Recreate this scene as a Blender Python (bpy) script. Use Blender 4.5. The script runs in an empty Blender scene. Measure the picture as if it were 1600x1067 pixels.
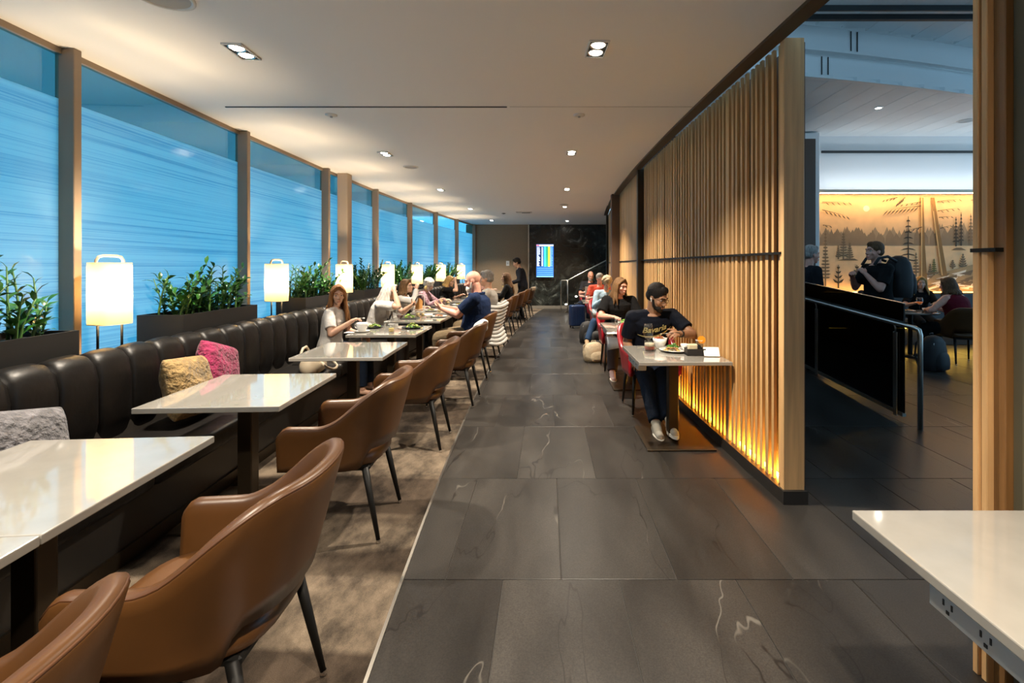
import bpy, bmesh, math, random
from math import sin, cos, pi, radians as R, atan, sqrt
from mathutils import Vector as V, Matrix as M, noise
random.seed(7)
S = bpy.context.scene
COL = S.collection

# ------------------------------------------------------------------ camera, sky, exposure
cam = bpy.data.cameras.new('camera'); camo = bpy.data.objects.new('camera', cam); COL.objects.link(camo)
camo.location = (0, 0, 1.5); camo.rotation_euler = (pi/2, 0, 0)
cam.lens = 750/1600*36; cam.sensor_width = 36
cam.shift_x = (800-855)/1600; cam.shift_y = (415-533.5)/1600
cam.clip_start = .05
S.camera = camo
S.view_settings.view_transform = 'Standard'; S.view_settings.look = 'None'
S.view_settings.gamma = 1; S.view_settings.use_curve_mapping = False
S.view_settings.exposure = 0.78
W = bpy.data.worlds.new('sky'); S.world = W; W.use_nodes = True
bg = W.node_tree.nodes['Background']; bg.inputs[0].default_value = (.27, .50, .72, 1); bg.inputs[1].default_value = 1.8
try:
    S.cycles.sample_clamp_indirect = 6; S.cycles.max_bounces = 10; S.cycles.transparent_max_bounces = 12
    S.cycles.caustics_reflective = False; S.cycles.caustics_refractive = False
except Exception: pass
SPOT_W, LAMP_W = 370, 78
CEIL = 2.94

# ------------------------------------------------------------------ room curve: everything follows one shallow arc
def ax(d): return -3.33 + (d-6.8)**2/140
def th(d): return atan((d-6.8)/70)
def P(off, d, z=0): return V((ax(d)+off, d, z))

# ------------------------------------------------------------------ materials
MATS = {}
def mat(name, col, rough=.5, metal=0, spec=.5, nz=None, bump=None, rnd=0, emit=None, trans=0, coat=0, sheen=0, world=False, stretch=(1,1,1), col2=None, alpha=1, sss=0):
    if name in MATS: return MATS[name]
    m = bpy.data.materials.new(name); m.use_nodes = True; N = m.node_tree.nodes; L = m.node_tree.links
    b = N['Principled BSDF']; b.inputs['Base Color'].default_value = (*col, 1)
    b.inputs['Roughness'].default_value = rough; b.inputs['Metallic'].default_value = metal
    b.inputs['Specular IOR Level'].default_value = spec; b.inputs['Transmission Weight'].default_value = trans
    b.inputs['Coat Weight'].default_value = coat; b.inputs['Sheen Weight'].default_value = sheen
    b.inputs['Alpha'].default_value = alpha
    if coat: b.inputs['Coat Roughness'].default_value = .06
    if sss: b.inputs['Subsurface Weight'].default_value = sss; b.inputs['Subsurface Scale'].default_value = .01
    if emit: b.inputs['Emission Color'].default_value = (*emit[0], 1); b.inputs['Emission Strength'].default_value = emit[1]
    if nz or bump or rnd:
        tc = N.new('ShaderNodeNewGeometry') if world else N.new('ShaderNodeTexCoord')
        mp = N.new('ShaderNodeMapping'); mp.inputs['Scale'].default_value = stretch
        L.new(tc.outputs['Position' if world else 'Object'], mp.inputs[0])
        if rnd:
            oi = N.new('ShaderNodeObjectInfo'); mu = N.new('ShaderNodeVectorMath'); mu.operation = 'SCALE'
            mu.inputs[0].default_value = (17, 31, 23); L.new(oi.outputs['Random'], mu.inputs['Scale']); L.new(mu.outputs[0], mp.inputs['Location'])
    if nz:
        n = N.new('ShaderNodeTexNoise'); n.inputs['Scale'].default_value = nz[0]; n.inputs['Detail'].default_value = 5; L.new(mp.outputs[0], n.inputs[0])
        cr = N.new('ShaderNodeValToRGB'); a = nz[1]
        c2 = col2 or tuple(min(1, c*(1+a)) for c in col)
        c1 = col if col2 else tuple(c*(1-a) for c in col)
        cr.color_ramp.elements[0].position = .3; cr.color_ramp.elements[1].position = .7
        cr.color_ramp.elements[0].color = (*c1, 1); cr.color_ramp.elements[1].color = (*c2, 1)
        L.new(n.outputs[0], cr.inputs[0]); out = cr.outputs[0]
        if rnd:
            hs = N.new('ShaderNodeHueSaturation'); ma = N.new('ShaderNodeMapRange')
            ma.inputs['To Min'].default_value = 1-rnd; ma.inputs['To Max'].default_value = 1+rnd
            L.new(oi.outputs['Random'], ma.inputs[0]); L.new(ma.outputs[0], hs.inputs['Value']); L.new(out, hs.inputs['Color']); out = hs.outputs[0]
        L.new(out, b.inputs['Base Color'])
    if bump:
        n2 = N.new('ShaderNodeTexNoise'); n2.inputs['Scale'].default_value = bump[0]; n2.inputs['Detail'].default_value = 4; L.new(mp.outputs[0], n2.inputs[0])
        bp = N.new('ShaderNodeBump'); bp.inputs['Strength'].default_value = bump[1]; bp.inputs['Distance'].default_value = bump[2] if len(bump) > 2 else .005
        L.new(n2.outputs[0], bp.inputs['Height']); L.new(bp.outputs[0], b.inputs['Normal'])
    MATS[name] = m; return m

quartz = mat('quartz', (.30,.285,.255), .07, nz=(9,.06), coat=.8)
tan = mat('tan_leather', (.072,.029,.0075), .38, nz=(6,.12), bump=(220,.12,.001), rnd=.08)
tan_d = mat('tan_piping', (.07,.026,.008), .45)
redl = mat('red_shell', (.27,.007,.014), .3)
blackl = mat('black_leather', (.007,.006,.0055), .42, spec=.24, nz=(4,.25), bump=(9,.25,.02))
blk = mat('black_metal', (.007,.0065,.006), .5, spec=.22)
bronze = mat('dark_bronze', (.05,.036,.022), .36, metal=.7)
chrome = mat('chrome', (.75,.74,.72), .15, metal=1)
steel = mat('brushed_steel', (.55,.52,.47), .32, metal=1, bump=(300,.05,.001))
mull = mat('mullion_bronze', (.27,.20,.14), .5, metal=0)
ceilm = mat('ceiling_paint', (.88,.85,.81), .85)
maple = mat('maple_wood', (.56,.33,.135), .42, nz=(3,.18), world=True, stretch=(14,14,.7), rnd=.13)
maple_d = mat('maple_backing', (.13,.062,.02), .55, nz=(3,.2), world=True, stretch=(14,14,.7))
pale_maple = mat('pale_maple', (.62,.37,.165), .42, nz=(3,.15), world=True, stretch=(14,14,.7))
plinthm = mat('dark_plinth', (.02,.018,.016), .4)
brownwall = mat('brown_wall', (.27,.185,.11), .75, nz=(90,.12), world=True)
olive = mat('olive_wall', (.10,.085,.05), .6, nz=(3,.1))
whitep = mat('white_plastic', (.72,.72,.70), .35)
greyp = mat('grey_plastic', (.42,.42,.41), .4)
darkp = mat('dark_plastic', (.015,.015,.016), .4)
china = mat('white_china', (.8,.79,.76), .18, coat=.5)
blackplate = mat('black_stoneware', (.014,.014,.014), .4)
glassm = mat('clear_glass', (.95,.97,.97), .02, trans=1)
planterm = mat('planter_dark', (.012,.012,.012), .5, spec=.3)
soilm = mat('soil', (.02,.014,.009), .95, bump=(40,.6,.02))
leafm = mat('zz_leaf', (.028,.12,.016), .28, nz=(14,.3), rnd=.3, coat=.2)
stemm = mat('zz_stem', (.06,.14,.03), .5)
saladm = mat('salad_green', (.10,.22,.02), .5, nz=(40,.5))
whitecloth = mat('white_cloth', (.78,.77,.75), .85, bump=(30,.3,.01))

def nodes_mat(name):
    m = bpy.data.materials.new(name); m.use_nodes = True; N = m.node_tree.nodes
    return m, N, m.node_tree.links, N['Principled BSDF'], N['Material Output']

def make_tile():
    m, N, L, b, o = nodes_mat('slate_tile')
    tc = N.new('ShaderNodeNewGeometry'); oi = N.new('ShaderNodeObjectInfo')
    mu = N.new('ShaderNodeVectorMath'); mu.operation = 'SCALE'; mu.inputs[0].default_value = (37, 61, 43)
    L.new(oi.outputs['Random'], mu.inputs['Scale'])
    ad = N.new('ShaderNodeVectorMath'); ad.operation = 'ADD'; L.new(tc.outputs['Position'], ad.inputs[0]); L.new(mu.outputs[0], ad.inputs[1])
    n = N.new('ShaderNodeTexNoise'); n.inputs['Scale'].default_value = 1.6; n.inputs['Detail'].default_value = 4; n.inputs['Distortion'].default_value = .35
    mp = N.new('ShaderNodeMapping'); mp.inputs['Scale'].default_value = (2.2, .7, 1); mp.inputs['Rotation'].default_value = (0,0,.5)
    L.new(ad.outputs[0], mp.inputs[0]); L.new(mp.outputs[0], n.inputs[0])
    cr = N.new('ShaderNodeValToRGB'); e = cr.color_ramp.elements
    e[0].position = .25; e[0].color = (.014,.0125,.0115,1); e[1].position = .75; e[1].color = (.040,.036,.032,1)
    L.new(n.outputs[0], cr.inputs[0])
    # fine speckle
    n3 = N.new('ShaderNodeTexNoise'); n3.inputs['Scale'].default_value = 160; n3.inputs['Detail'].default_value = 3; L.new(ad.outputs[0], n3.inputs[0])
    mx0 = N.new('ShaderNodeMix'); mx0.data_type = 'RGBA'; mx0.blend_type = 'OVERLAY'; mx0.inputs[0].default_value = .85
    L.new(cr.outputs[0], mx0.inputs[6]); L.new(n3.outputs[0], mx0.inputs[7])
    # veins: thin contour of a distorted noise
    n2 = N.new('ShaderNodeTexNoise'); n2.inputs['Scale'].default_value = .9; n2.inputs['Detail'].default_value = 4; n2.inputs['Distortion'].default_value = .4
    L.new(mp.outputs[0], n2.inputs[0])
    sb = N.new('ShaderNodeMath'); sb.operation = 'SUBTRACT'; sb.inputs[1].default_value = .5; L.new(n2.outputs[0], sb.inputs[0])
    ab = N.new('ShaderNodeMath'); ab.operation = 'ABSOLUTE'; L.new(sb.outputs[0], ab.inputs[0])
    lt = N.new('ShaderNodeMapRange'); lt.inputs['From Min'].default_value = .001; lt.inputs['From Max'].default_value = .0045; lt.inputs['To Min'].default_value = 1; lt.inputs['To Max'].default_value = 0
    L.new(ab.outputs[0], lt.inputs[0])
    n4 = N.new('ShaderNodeTexNoise'); n4.inputs['Scale'].default_value = 1.3; L.new(ad.outputs[0], n4.inputs[0])
    vc = N.new('ShaderNodeValToRGB'); vc.color_ramp.elements[0].position = .53; vc.color_ramp.elements[0].color = (.012,.010,.009,1); vc.color_ramp.elements[1].position = .6; vc.color_ramp.elements[1].color = (.10,.092,.08,1)
    L.new(n4.outputs[0], vc.inputs[0])
    mx = N.new('ShaderNodeMix'); mx.data_type = 'RGBA'; L.new(lt.outputs[0], mx.inputs[0]); L.new(mx0.outputs[2], mx.inputs[6]); L.new(vc.outputs[0], mx.inputs[7])
    hs = N.new('ShaderNodeHueSaturation'); ma = N.new('ShaderNodeMapRange'); ma.inputs['To Min'].default_value = .82; ma.inputs['To Max'].default_value = 1.15
    L.new(oi.outputs['Random'], ma.inputs[0]); L.new(ma.outputs[0], hs.inputs['Value']); L.new(mx.outputs[2], hs.inputs['Color'])
    L.new(hs.outputs[0], b.inputs['Base Color']); b.inputs['Specular IOR Level'].default_value = .27
    ro = N.new('ShaderNodeMapRange'); ro.inputs['To Min'].default_value = .27; ro.inputs['To Max'].default_value = .40; L.new(n.outputs[0], ro.inputs[0]); L.new(ro.outputs[0], b.inputs['Roughness'])
    bp = N.new('ShaderNodeBump'); bp.inputs['Strength'].default_value = .12; bp.inputs['Distance'].default_value = .004; L.new(n.outputs[0], bp.inputs['Height']); L.new(bp.outputs[0], b.inputs['Normal'])
    return m
tilem = make_tile()

def make_carpet():
    m, N, L, b, o = nodes_mat('carpet_wool')
    tc = N.new('ShaderNodeNewGeometry')
    mp = N.new('ShaderNodeMapping'); mp.inputs['Rotation'].default_value = (0,0,.6); mp.inputs['Scale'].default_value = (1.9,1.1,1); L.new(tc.outputs['Position'], mp.inputs[0])
    n = N.new('ShaderNodeTexNoise'); n.inputs['Scale'].default_value = 2.6; n.inputs['Detail'].default_value = 8; n.inputs['Roughness'].default_value = .65; L.new(mp.outputs[0], n.inputs[0])
    cr = N.new('ShaderNodeValToRGB'); e = cr.color_ramp.elements
    e[0].position = .36; e[0].color = (.038,.030,.023,1); e[1].position = .62; e[1].color = (.165,.128,.092,1)
    L.new(n.outputs[0], cr.inputs[0])
    # broad bands of a darker weave crossing the carpet
    n5 = N.new('ShaderNodeTexNoise'); mp5 = N.new('ShaderNodeMapping'); mp5.inputs['Scale'].default_value = (.25,1.6,1); L.new(tc.outputs['Position'], mp5.inputs[0]); L.new(mp5.outputs[0], n5.inputs[0]); n5.inputs['Scale'].default_value = 1.1; n5.inputs['Detail'].default_value = 3
    c5 = N.new('ShaderNodeValToRGB'); c5.color_ramp.elements[0].position = .45; c5.color_ramp.elements[0].color = (.36,.34,.34,1); c5.color_ramp.elements[1].position = .51; c5.color_ramp.elements[1].color = (1,1,1,1); L.new(n5.outputs[0], c5.inputs[0])
    mm = N.new('ShaderNodeMix'); mm.data_type = 'RGBA'; mm.blend_type = 'MULTIPLY'; mm.inputs[0].default_value = 1; L.new(cr.outputs[0], mm.inputs[6]); L.new(c5.outputs[0], mm.inputs[7])
    n3 = N.new('ShaderNodeTexNoise'); n3.inputs['Scale'].default_value = 300; L.new(tc.outputs['Position'], n3.inputs[0])
    mx = N.new('ShaderNodeMix'); mx.data_type = 'RGBA'; mx.blend_type = 'OVERLAY'; mx.inputs[0].default_value = .5; L.new(mm.outputs[2], mx.inputs[6]); L.new(n3.outputs[0], mx.inputs[7])
    L.new(mx.outputs[2], b.inputs['Base Color']); b.inputs['Roughness'].default_value = .95; b.inputs['Specular IOR Level'].default_value = .1
    bp = N.new('ShaderNodeBump'); bp.inputs['Strength'].default_value = .5; bp.inputs['Distance'].default_value = .004; L.new(n3.outputs[0], bp.inputs['Height']); L.new(bp.outputs[0], b.inputs['Normal'])
    return m
carpetm = make_carpet()

def make_stone():
    m, N, L, b, o = nodes_mat('dark_serpentine_stone')
    tc = N.new('ShaderNodeNewGeometry')
    n = N.new('ShaderNodeTexNoise'); n.inputs['Scale'].default_value = 1.4; n.inputs['Detail'].default_value = 9; n.inputs['Roughness'].default_value = .72; n.inputs['Distortion'].default_value = 1.8
    L.new(tc.outputs['Position'], n.inputs[0])
    cr = N.new('ShaderNodeValToRGB'); e = cr.color_ramp.elements
    e[0].position = .47; e[0].color = (.008,.009,.008,1); e[1].position = .78; e[1].color = (.34,.37,.34,1)
    x = cr.color_ramp.elements.new(.6); x.color = (.028,.032,.028,1)
    L.new(n.outputs[0], cr.inputs[0]); L.new(cr.outputs[0], b.inputs['Base Color']); b.inputs['Roughness'].default_value = .2
    return m
stonem = make_stone()

def make_film():
    m, N, L, b, o = nodes_mat('frosted_film_glass'); N.remove(b)
    tc = N.new('ShaderNodeNewGeometry'); mp = N.new('ShaderNodeMapping'); mp.inputs['Scale'].default_value = (.12,.12,42); L.new(tc.outputs['Position'], mp.inputs[0])
    n = N.new('ShaderNodeTexNoise'); n.inputs['Scale'].default_value = 1.6; n.inputs['Detail'].default_value = 5; n.inputs['Roughness'].default_value = .8; L.new(mp.outputs[0], n.inputs[0])
    cr = N.new('ShaderNodeValToRGB'); e = cr.color_ramp.elements
    e[0].position = .36; e[0].color = (.20,.60,.80,1); e[1].position = .52; e[1].color = (.58,.93,1,1); L.new(n.outputs[0], cr.inputs[0])
    t = N.new('ShaderNodeBsdfTranslucent'); L.new(cr.outputs[0], t.inputs[0])
    d = N.new('ShaderNodeBsdfDiffuse'); d.inputs[0].default_value = (.5,.52,.53,1)
    tr = N.new('ShaderNodeBsdfTransparent'); tr.inputs[0].default_value = (.3,.85,.95,1)
    m1 = N.new('ShaderNodeMixShader'); m1.inputs[0].default_value = .12; L.new(t.outputs[0], m1.inputs[1]); L.new(tr.outputs[0], m1.inputs[2])
    m1b = N.new('ShaderNodeMixShader'); m1b.inputs[0].default_value = .12; L.new(m1.outputs[0], m1b.inputs[1]); L.new(d.outputs[0], m1b.inputs[2])
    g = N.new('ShaderNodeBsdfGlossy'); g.inputs['Roughness'].default_value = .12
    m2 = N.new('ShaderNodeMixShader'); m2.inputs[0].default_value = .05; L.new(m1b.outputs[0], m2.inputs[1]); L.new(g.outputs[0], m2.inputs[2])
    L.new(m2.outputs[0], o.inputs[0]); return m
filmm = make_film()

def make_thin(name, col, fac, rough=.02):
    m, N, L, b, o = nodes_mat(name); N.remove(b)
    tr = N.new('ShaderNodeBsdfTransparent'); tr.inputs[0].default_value = (*col, 1)
    g = N.new('ShaderNodeBsdfGlossy'); g.inputs['Roughness'].default_value = rough
    lw = N.new('ShaderNodeLayerWeight'); lw.inputs[0].default_value = .5; pw = N.new('ShaderNodeMath'); pw.operation = 'POWER'; pw.inputs[1].default_value = 4; L.new(lw.outputs['Facing'], pw.inputs[0])
    fr = N.new('ShaderNodeMapRange'); fr.inputs['To Min'].default_value = .06; fr.inputs['To Max'].default_value = .75; L.new(pw.outputs[0], fr.inputs[0])
    m2 = N.new('ShaderNodeMixShader'); L.new(fr.outputs[0], m2.inputs[0]); L.new(tr.outputs[0], m2.inputs[1]); L.new(g.outputs[0], m2.inputs[2])
    L.new(m2.outputs[0], o.inputs[0]); return m
clearpane = make_thin('clear_pane', (.42,.80,.90), .06); hallpane = make_thin('hall_pane', (.92,.95,.96), .06)
darkpane = make_thin('dark_tinted_glass', (.035,.037,.03), .06)
tumbler_m = make_thin('drinking_glass', (.965,.97,.97), .1)

def make_shade():
    m, N, L, b, o = nodes_mat('lamp_shade_fabric'); N.remove(b)
    t = N.new('ShaderNodeBsdfTranslucent'); t.inputs[0].default_value = (.15,.115,.06,1)
    d = N.new('ShaderNodeBsdfDiffuse'); d.inputs[0].default_value = (.75,.66,.48,1)
    m1 = N.new('ShaderNodeMixShader'); m1.inputs[0].default_value = .4; L.new(t.outputs[0], m1.inputs[1]); L.new(d.outputs[0], m1.inputs[2])
    L.new(m1.outputs[0], o.inputs[0]); return m
shadem = make_shade()
def emis(name, col, st): return mat(name, col, .5, emit=(col, st))
bulb = emis('lamp_bulb', (1,.72,.38), 6)
spotem = emis('downlight_lens', (1,.93,.8), 30)
led = emis('amber_led', (1,.50,.055), 75)
warmled = emis('warm_led', (1,.62,.25), 7)

# ------------------------------------------------------------------ geometry
class G:
    def __init__(s): s.v = []; s.f = []
    def add(s, vs, fs):
        o = len(s.v); s.v += [tuple(p) for p in vs]; s.f += [tuple(i+o for i in q) for q in fs]; return s
    def box(s, c, d, rot=None):
        c = V(c); h = V(d)/2; Rm = rot or M.Identity(3)
        vs = [c + Rm @ V((h.x*a, h.y*b, h.z*e)) for a in (-1,1) for b in (-1,1) for e in (-1,1)]
        return s.add(vs, [(0,1,3,2),(4,6,7,5),(0,4,5,1),(2,3,7,6),(0,2,6,4),(1,5,7,3)])
    def rbox(s, c, d, r=.01, seg=2, rot=None):
        bm = bmesh.new(); bmesh.ops.create_cube(bm, size=1)
        for v in bm.verts: v.co = V((v.co.x*d[0], v.co.y*d[1], v.co.z*d[2]))
        bmesh.ops.bevel(bm, geom=bm.edges[:], offset=r, segments=seg, affect='EDGES', profile=.5)
        bm.verts.index_update(); Rm = rot or M.Identity(3)
        s.add([V(c)+Rm@v.co for v in bm.verts], [[v.index for v in f.verts] for f in bm.faces]); bm.free(); return s
    def rings(s, rs, cap=True, closed=True):
        n = len(rs[0]); fs = []
        for i in range(len(rs)-1):
            for j in range(n if closed else n-1):
                k = (j+1) % n; fs.append((i*n+j, i*n+k, (i+1)*n+k, (i+1)*n+j))
        if cap: fs.append(tuple(range(n-1,-1,-1))); fs.append(tuple((len(rs)-1)*n+j for j in range(n)))
        return s.add([p for r in rs for p in r], fs)
    def tube(s, pts, rad, n=8, cap=True):
        pts = [V(p) for p in pts]; m = len(pts)
        if not isinstance(rad, (list, tuple)): rad = [rad]*m
        rs = []; up = None
        for i, p in enumerate(pts):
            t = (pts[min(i+1,m-1)]-pts[max(i-1,0)]).normalized()
            if up is None: up = t.orthogonal().normalized()
            up = (up - t*up.dot(t)); up = up.normalized() if up.length > 1e-6 else t.orthogonal().normalized()
            w = t.cross(up); rs.append([p + (up*cos(2*pi*j/n)+w*sin(2*pi*j/n))*rad[i] for j in range(n)])
        return s.rings(rs, cap)
    def caps(s, a, b, r0, r1, n=12):
        a, b = V(a), V(b); t = (b-a); t = t.normalized() if t.length > 1e-6 else V((0,0,1)); pts = []; rad = []
        for q in (1, .7, .35): pts.append(a-t*r0*q*.98); rad.append(max(r0*sqrt(max(0,1-q*q)), r0*.12))
        pts.append(a); rad.append(r0); pts.append(b); rad.append(r1)
        for q in (.35, .7, 1): pts.append(b+t*r1*q*.98); rad.append(max(r1*sqrt(max(0,1-q*q)), r1*.12))
        return s.tube(pts, rad, n)
    def ell(s, c, r, rot=None, nu=16, nv=10):
        c = V(c); Rm = rot or M.Identity(3); vs = [c+Rm@V((0,0,-r[2]))]; fs = []
        for i in range(1, nv):
            a = -pi/2+pi*i/nv
            for j in range(nu): vs.append(c+Rm@V((r[0]*cos(a)*cos(2*pi*j/nu), r[1]*cos(a)*sin(2*pi*j/nu), r[2]*sin(a))))
        vs.append(c+Rm@V((0,0,r[2]))); t = len(vs)-1
        for j in range(nu):
            k = (j+1) % nu; fs.append((0, 1+k, 1+j)); fs.append((t, t-nu+j, t-nu+k))
            for i in range(nv-2): fs.append((1+i*nu+j, 1+i*nu+k, 1+(i+1)*nu+k, 1+(i+1)*nu+j))
        return s.add(vs, fs)
    def lathe(s, prof, n=24, c=(0,0,0), cap=False):
        c = V(c); return s.rings([[c+V((r*cos(2*pi*j/n), r*sin(2*pi*j/n), z)) for j in range(n)] for r, z in prof], cap)
    def prism(s, poly, h, mtx=None):
        mtx = mtx or M.Identity(4); n = len(poly)
        return s.add([mtx@V((x,y,0)) for x,y in poly]+[mtx@V((x,y,h)) for x,y in poly],
            [tuple(range(n-1,-1,-1)), tuple(range(n,2*n))]+[(i,(i+1)%n,n+(i+1)%n,n+i) for i in range(n)])
    def sweep(s, o0, o1, z0, z1, d0, d1, n=24):
        rs = []
        for i in range(n+1):
            d = d0+(d1-d0)*i/n; rs.append([P(o0,d,z0), P(o1,d,z0), P(o1,d,z1), P(o0,d,z1)])
        return s.rings(rs)

def link(name, me, parent=None, loc=None, rz=0):
    o = bpy.data.objects.new(name, me); COL.objects.link(o)
    if parent: o.parent = parent
    if loc is not None: o.location = loc
    if rz: o.rotation_euler = (0,0,rz)
    return o
def mesh(g, m, smooth=False, name='mesh'):
    me = bpy.data.meshes.new(name); me.from_pydata(g.v, [], g.f)
    bm = bmesh.new(); bm.from_mesh(me); bmesh.ops.recalc_face_normals(bm, faces=bm.faces); bm.to_mesh(me); bm.free()
    me.materials.append(m)
    if smooth: me.shade_smooth()
    return me
def obj(name, g, m, parent=None, loc=None, rz=0, smooth=False, auto=False):
    o = link(name, mesh(g, m, smooth or auto, name), parent, loc, rz)
    if auto:
        try: o.data.set_sharp_from_angle(angle=R(35))
        except Exception: pass
    return o
def tag(o, label, cat=None, group=None, kind=None):
    o['label'] = label
    if cat: o['category'] = cat
    if group: o['group'] = group
    if kind: o['kind'] = kind
    return o
def thing(name, label, cat, loc=(0,0,0), rz=0, group=None):
    o = bpy.data.objects.new(name, None); COL.objects.link(o); o.location = loc; o.rotation_euler = (0,0,rz); o.empty_display_size = .1
    return tag(o, label, cat, group)
def struct(o): o['kind'] = 'structure'; return o
def sempty(name):
    o = bpy.data.objects.new(name, None); COL.objects.link(o); return struct(o)
def dup(o, loc=None, rz=None, label=None, parent=None, deep=True):
    c = o.copy(); COL.objects.link(c)
    if parent: c.parent = parent
    if loc is not None: c.location = loc
    if rz is not None: c.rotation_euler = (0,0,rz)
    if label: c['label'] = label
    for ch in list(o.children) if deep else []: dup(ch, parent=c)
    return c
def light(name, typ, loc, power, col, parent=None, **k):
    l = bpy.data.lights.new(name, typ); l.energy = power; l.color = col
    for a, b in k.items(): setattr(l, a, b)
    o = bpy.data.objects.new(name, l); COL.objects.link(o); o.location = loc
    if parent: o.parent = parent
    return o
def subsurf(o, n=1):
    m = o.modifiers.new('subdivision', 'SUBSURF'); m.levels = n; m.render_levels = n; return o
def sstep(a, b, x):
    t = max(0, min(1, (x-a)/(b-a))); return t*t*(3-2*t)
def remesh(g, vox, it=3, m=None):
    me = bpy.data.meshes.new('tmp'); me.from_pydata(g.v, [], g.f)
    bm = bmesh.new(); bm.from_mesh(me); bmesh.ops.recalc_face_normals(bm, faces=bm.faces); bm.to_mesh(me); bm.free()
    o = bpy.data.objects.new('tmp', me); COL.objects.link(o)
    r = o.modifiers.new('r', 'REMESH'); r.mode = 'VOXEL'; r.voxel_size = vox; r.use_smooth_shade = True
    if it: q = o.modifiers.new('s', 'SMOOTH'); q.factor = .5; q.iterations = it
    dg = bpy.context.evaluated_depsgraph_get(); out = bpy.data.meshes.new_from_object(o.evaluated_get(dg))
    bpy.data.objects.remove(o); bpy.data.meshes.remove(me)
    out.materials.clear(); out.materials.append(m); out.shade_smooth(); return out
# ------------------------------------------------------------------ room shell
def build_shell():
    # slate floor
    fl = struct(obj('floor', G().box((3.6,7,-.03),(14.5,21,.05)), mat('grout', (.02,.018,.016), .7)))
    tw, tl = .555, 1.09
    tiles = {}
    g = G().rbox((0,0,0),(tw-.004,tl-.004,.02),.0015,1); tme = mesh(g, tilem, name='tile')
    d = 1.75-tl*4.5; row = -4
    while d < 17:
        offx = .344-.2775*row; offx = offx % tw
        for i in range(-3, 17):
            x0 = offx+i*tw; xc = x0+tw/2; dc = d+tl/2
            if x0+tw < ax(dc)+2.40: continue
            if xc > 1.9 and not (2 < dc < 10 and xc < dc*1.0+.6): continue
            if dc < -.4 and xc > 0: continue
            link('tile', tme, fl, (xc, dc, -.01))
        d += tl; row += 1
    # carpet strip under the left tables, with a thin metal edge
    c = obj('carpet', G().sweep(1.08,2.485,-.002,.004,-2.5,16.8,40), carpetm)
    tag(c, 'mottled beige and brown carpet strip under the row of tan armchairs', 'carpet')
    obj('metal_edge', G().sweep(2.485,2.499,-.002,.006,-2.5,16.8,40), steel, c)
    # ceiling over the dining room
    struct(obj('ceiling', G().sweep(-.1,4.712,CEIL,CEIL+.12,-3,13.6,40).sweep(-.1,7,CEIL,CEIL+.12,13.6,17.2,8), ceilm))
    s = obj('ceiling_slot_diffuser', G().box((0,0,0),(2.55,.016,.006)), darkp, loc=(-1.64,4.35,CEIL-.004))
    tag(s, 'long thin black air slot across the ceiling', 'air vent')
    s = obj('ceiling_joint', G().box((0,0,0),(2.0,.004,.003)), mat('joint_grey', (.4,.37,.33), .8), loc=(.66,4.35,CEIL-.001)); struct(s)
    # far walls
    struct(obj('wall_far', G().box((-1.75,16.9,1.47),(2.2,.1,2.94)), brownwall))
    st = struct(obj('wall_stone', G().box((2.3,16.85,1.47),(5.9,.1,2.94)), stonem))
    struct(obj('trim_1', G().box((-.65,16.78,1.47),(.03,.06,2.94)), steel))
    struct(obj('wall_rear', G().box((-.8,-3,1.47),(6,.1,2.94)), brownwall))
    struct(obj('baseboard_far', G().box((1.1,16.77,.05),(3.4,.05,.1)), mat('kerb_stone', (.2,.18,.15), .5)))
    struct(obj('wall_stair', G().box((3.6,15,1.47),(.1,3.6,2.94)), stonem))
    # window wall: sill ledge, panes, mullions
    struct(obj('sill_ledge', G().sweep(0,.62,0,.86,-3,16.85,40), mat('ledge_dark', (.03,.026,.022), .5)))
    ms = [-2.65,-.7,1.25,3.2,5.15,7.1,9.05,11.0,12.95,14.9,16.8]
    for i in range(len(ms)-1):
        w = sempty('window_%d' % (i+1)); a, b = P(0,ms[i]), P(0,ms[i+1])
        ang = math.atan2(b.y-a.y, b.x-a.x); L = (b-a).length; mid = (a+b)/2; Rm = M.Rotation(ang,3,'Z')
        obj('frosted_pane', G().box((mid.x,mid.y,1.73),(L,.012,1.75),Rm), filmm, w)
        obj('clear_pane', G().box((mid.x,mid.y,2.755),(L,.012,.30),Rm), clearpane, w)
        obj('head_rail', G().box((mid.x,mid.y,2.92),(L,.05,.04),Rm), mull, w)
        obj('mullion', G().rbox((b.x+.045,b.y,1.90),(.13,.055,2.08),.004,1), mull, w)
    struct(obj('column', G().rbox((ax(7.55)+.14,7.55,1.9),(.16,.17,2.08),.005,1), mat('column_paint', (.42,.33,.25), .6)))
    # outside: canopy and fascia seen through the clear band, pavement below
    gr = struct(obj('pavement', G().box((-13.5,7,-.1),(20,40,.1)), mat('concrete', (.5,.5,.5), .9)))
    out = mat('canopy_paint', (.66,.68,.68), .7)
    c = thing('canopy', 'pale grey soffit of the canopy outside the windows', 'canopy', (0,0,0))
    obj('soffit', G().box((-4.75,5.5,3.34),(2.5,24,.1)), out, c)
    for k in range(6): obj('beam', G().box((-4.75,-1+k*3.2,3.19),(2.4,.16,.2)), out, c)
    obj('fascia', G().box((-6.02,5.5,3.26),(.10,24,.26)), out, c)
    obj('canopy_lamp', G().lathe([(.0,0),(.08,0),(.08,.02),(0,.02)],16,(-4.1,3.4,3.265)), emis('canopy_lamp_lens',(1,.9,.7),3), c)
build_shell()

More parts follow.
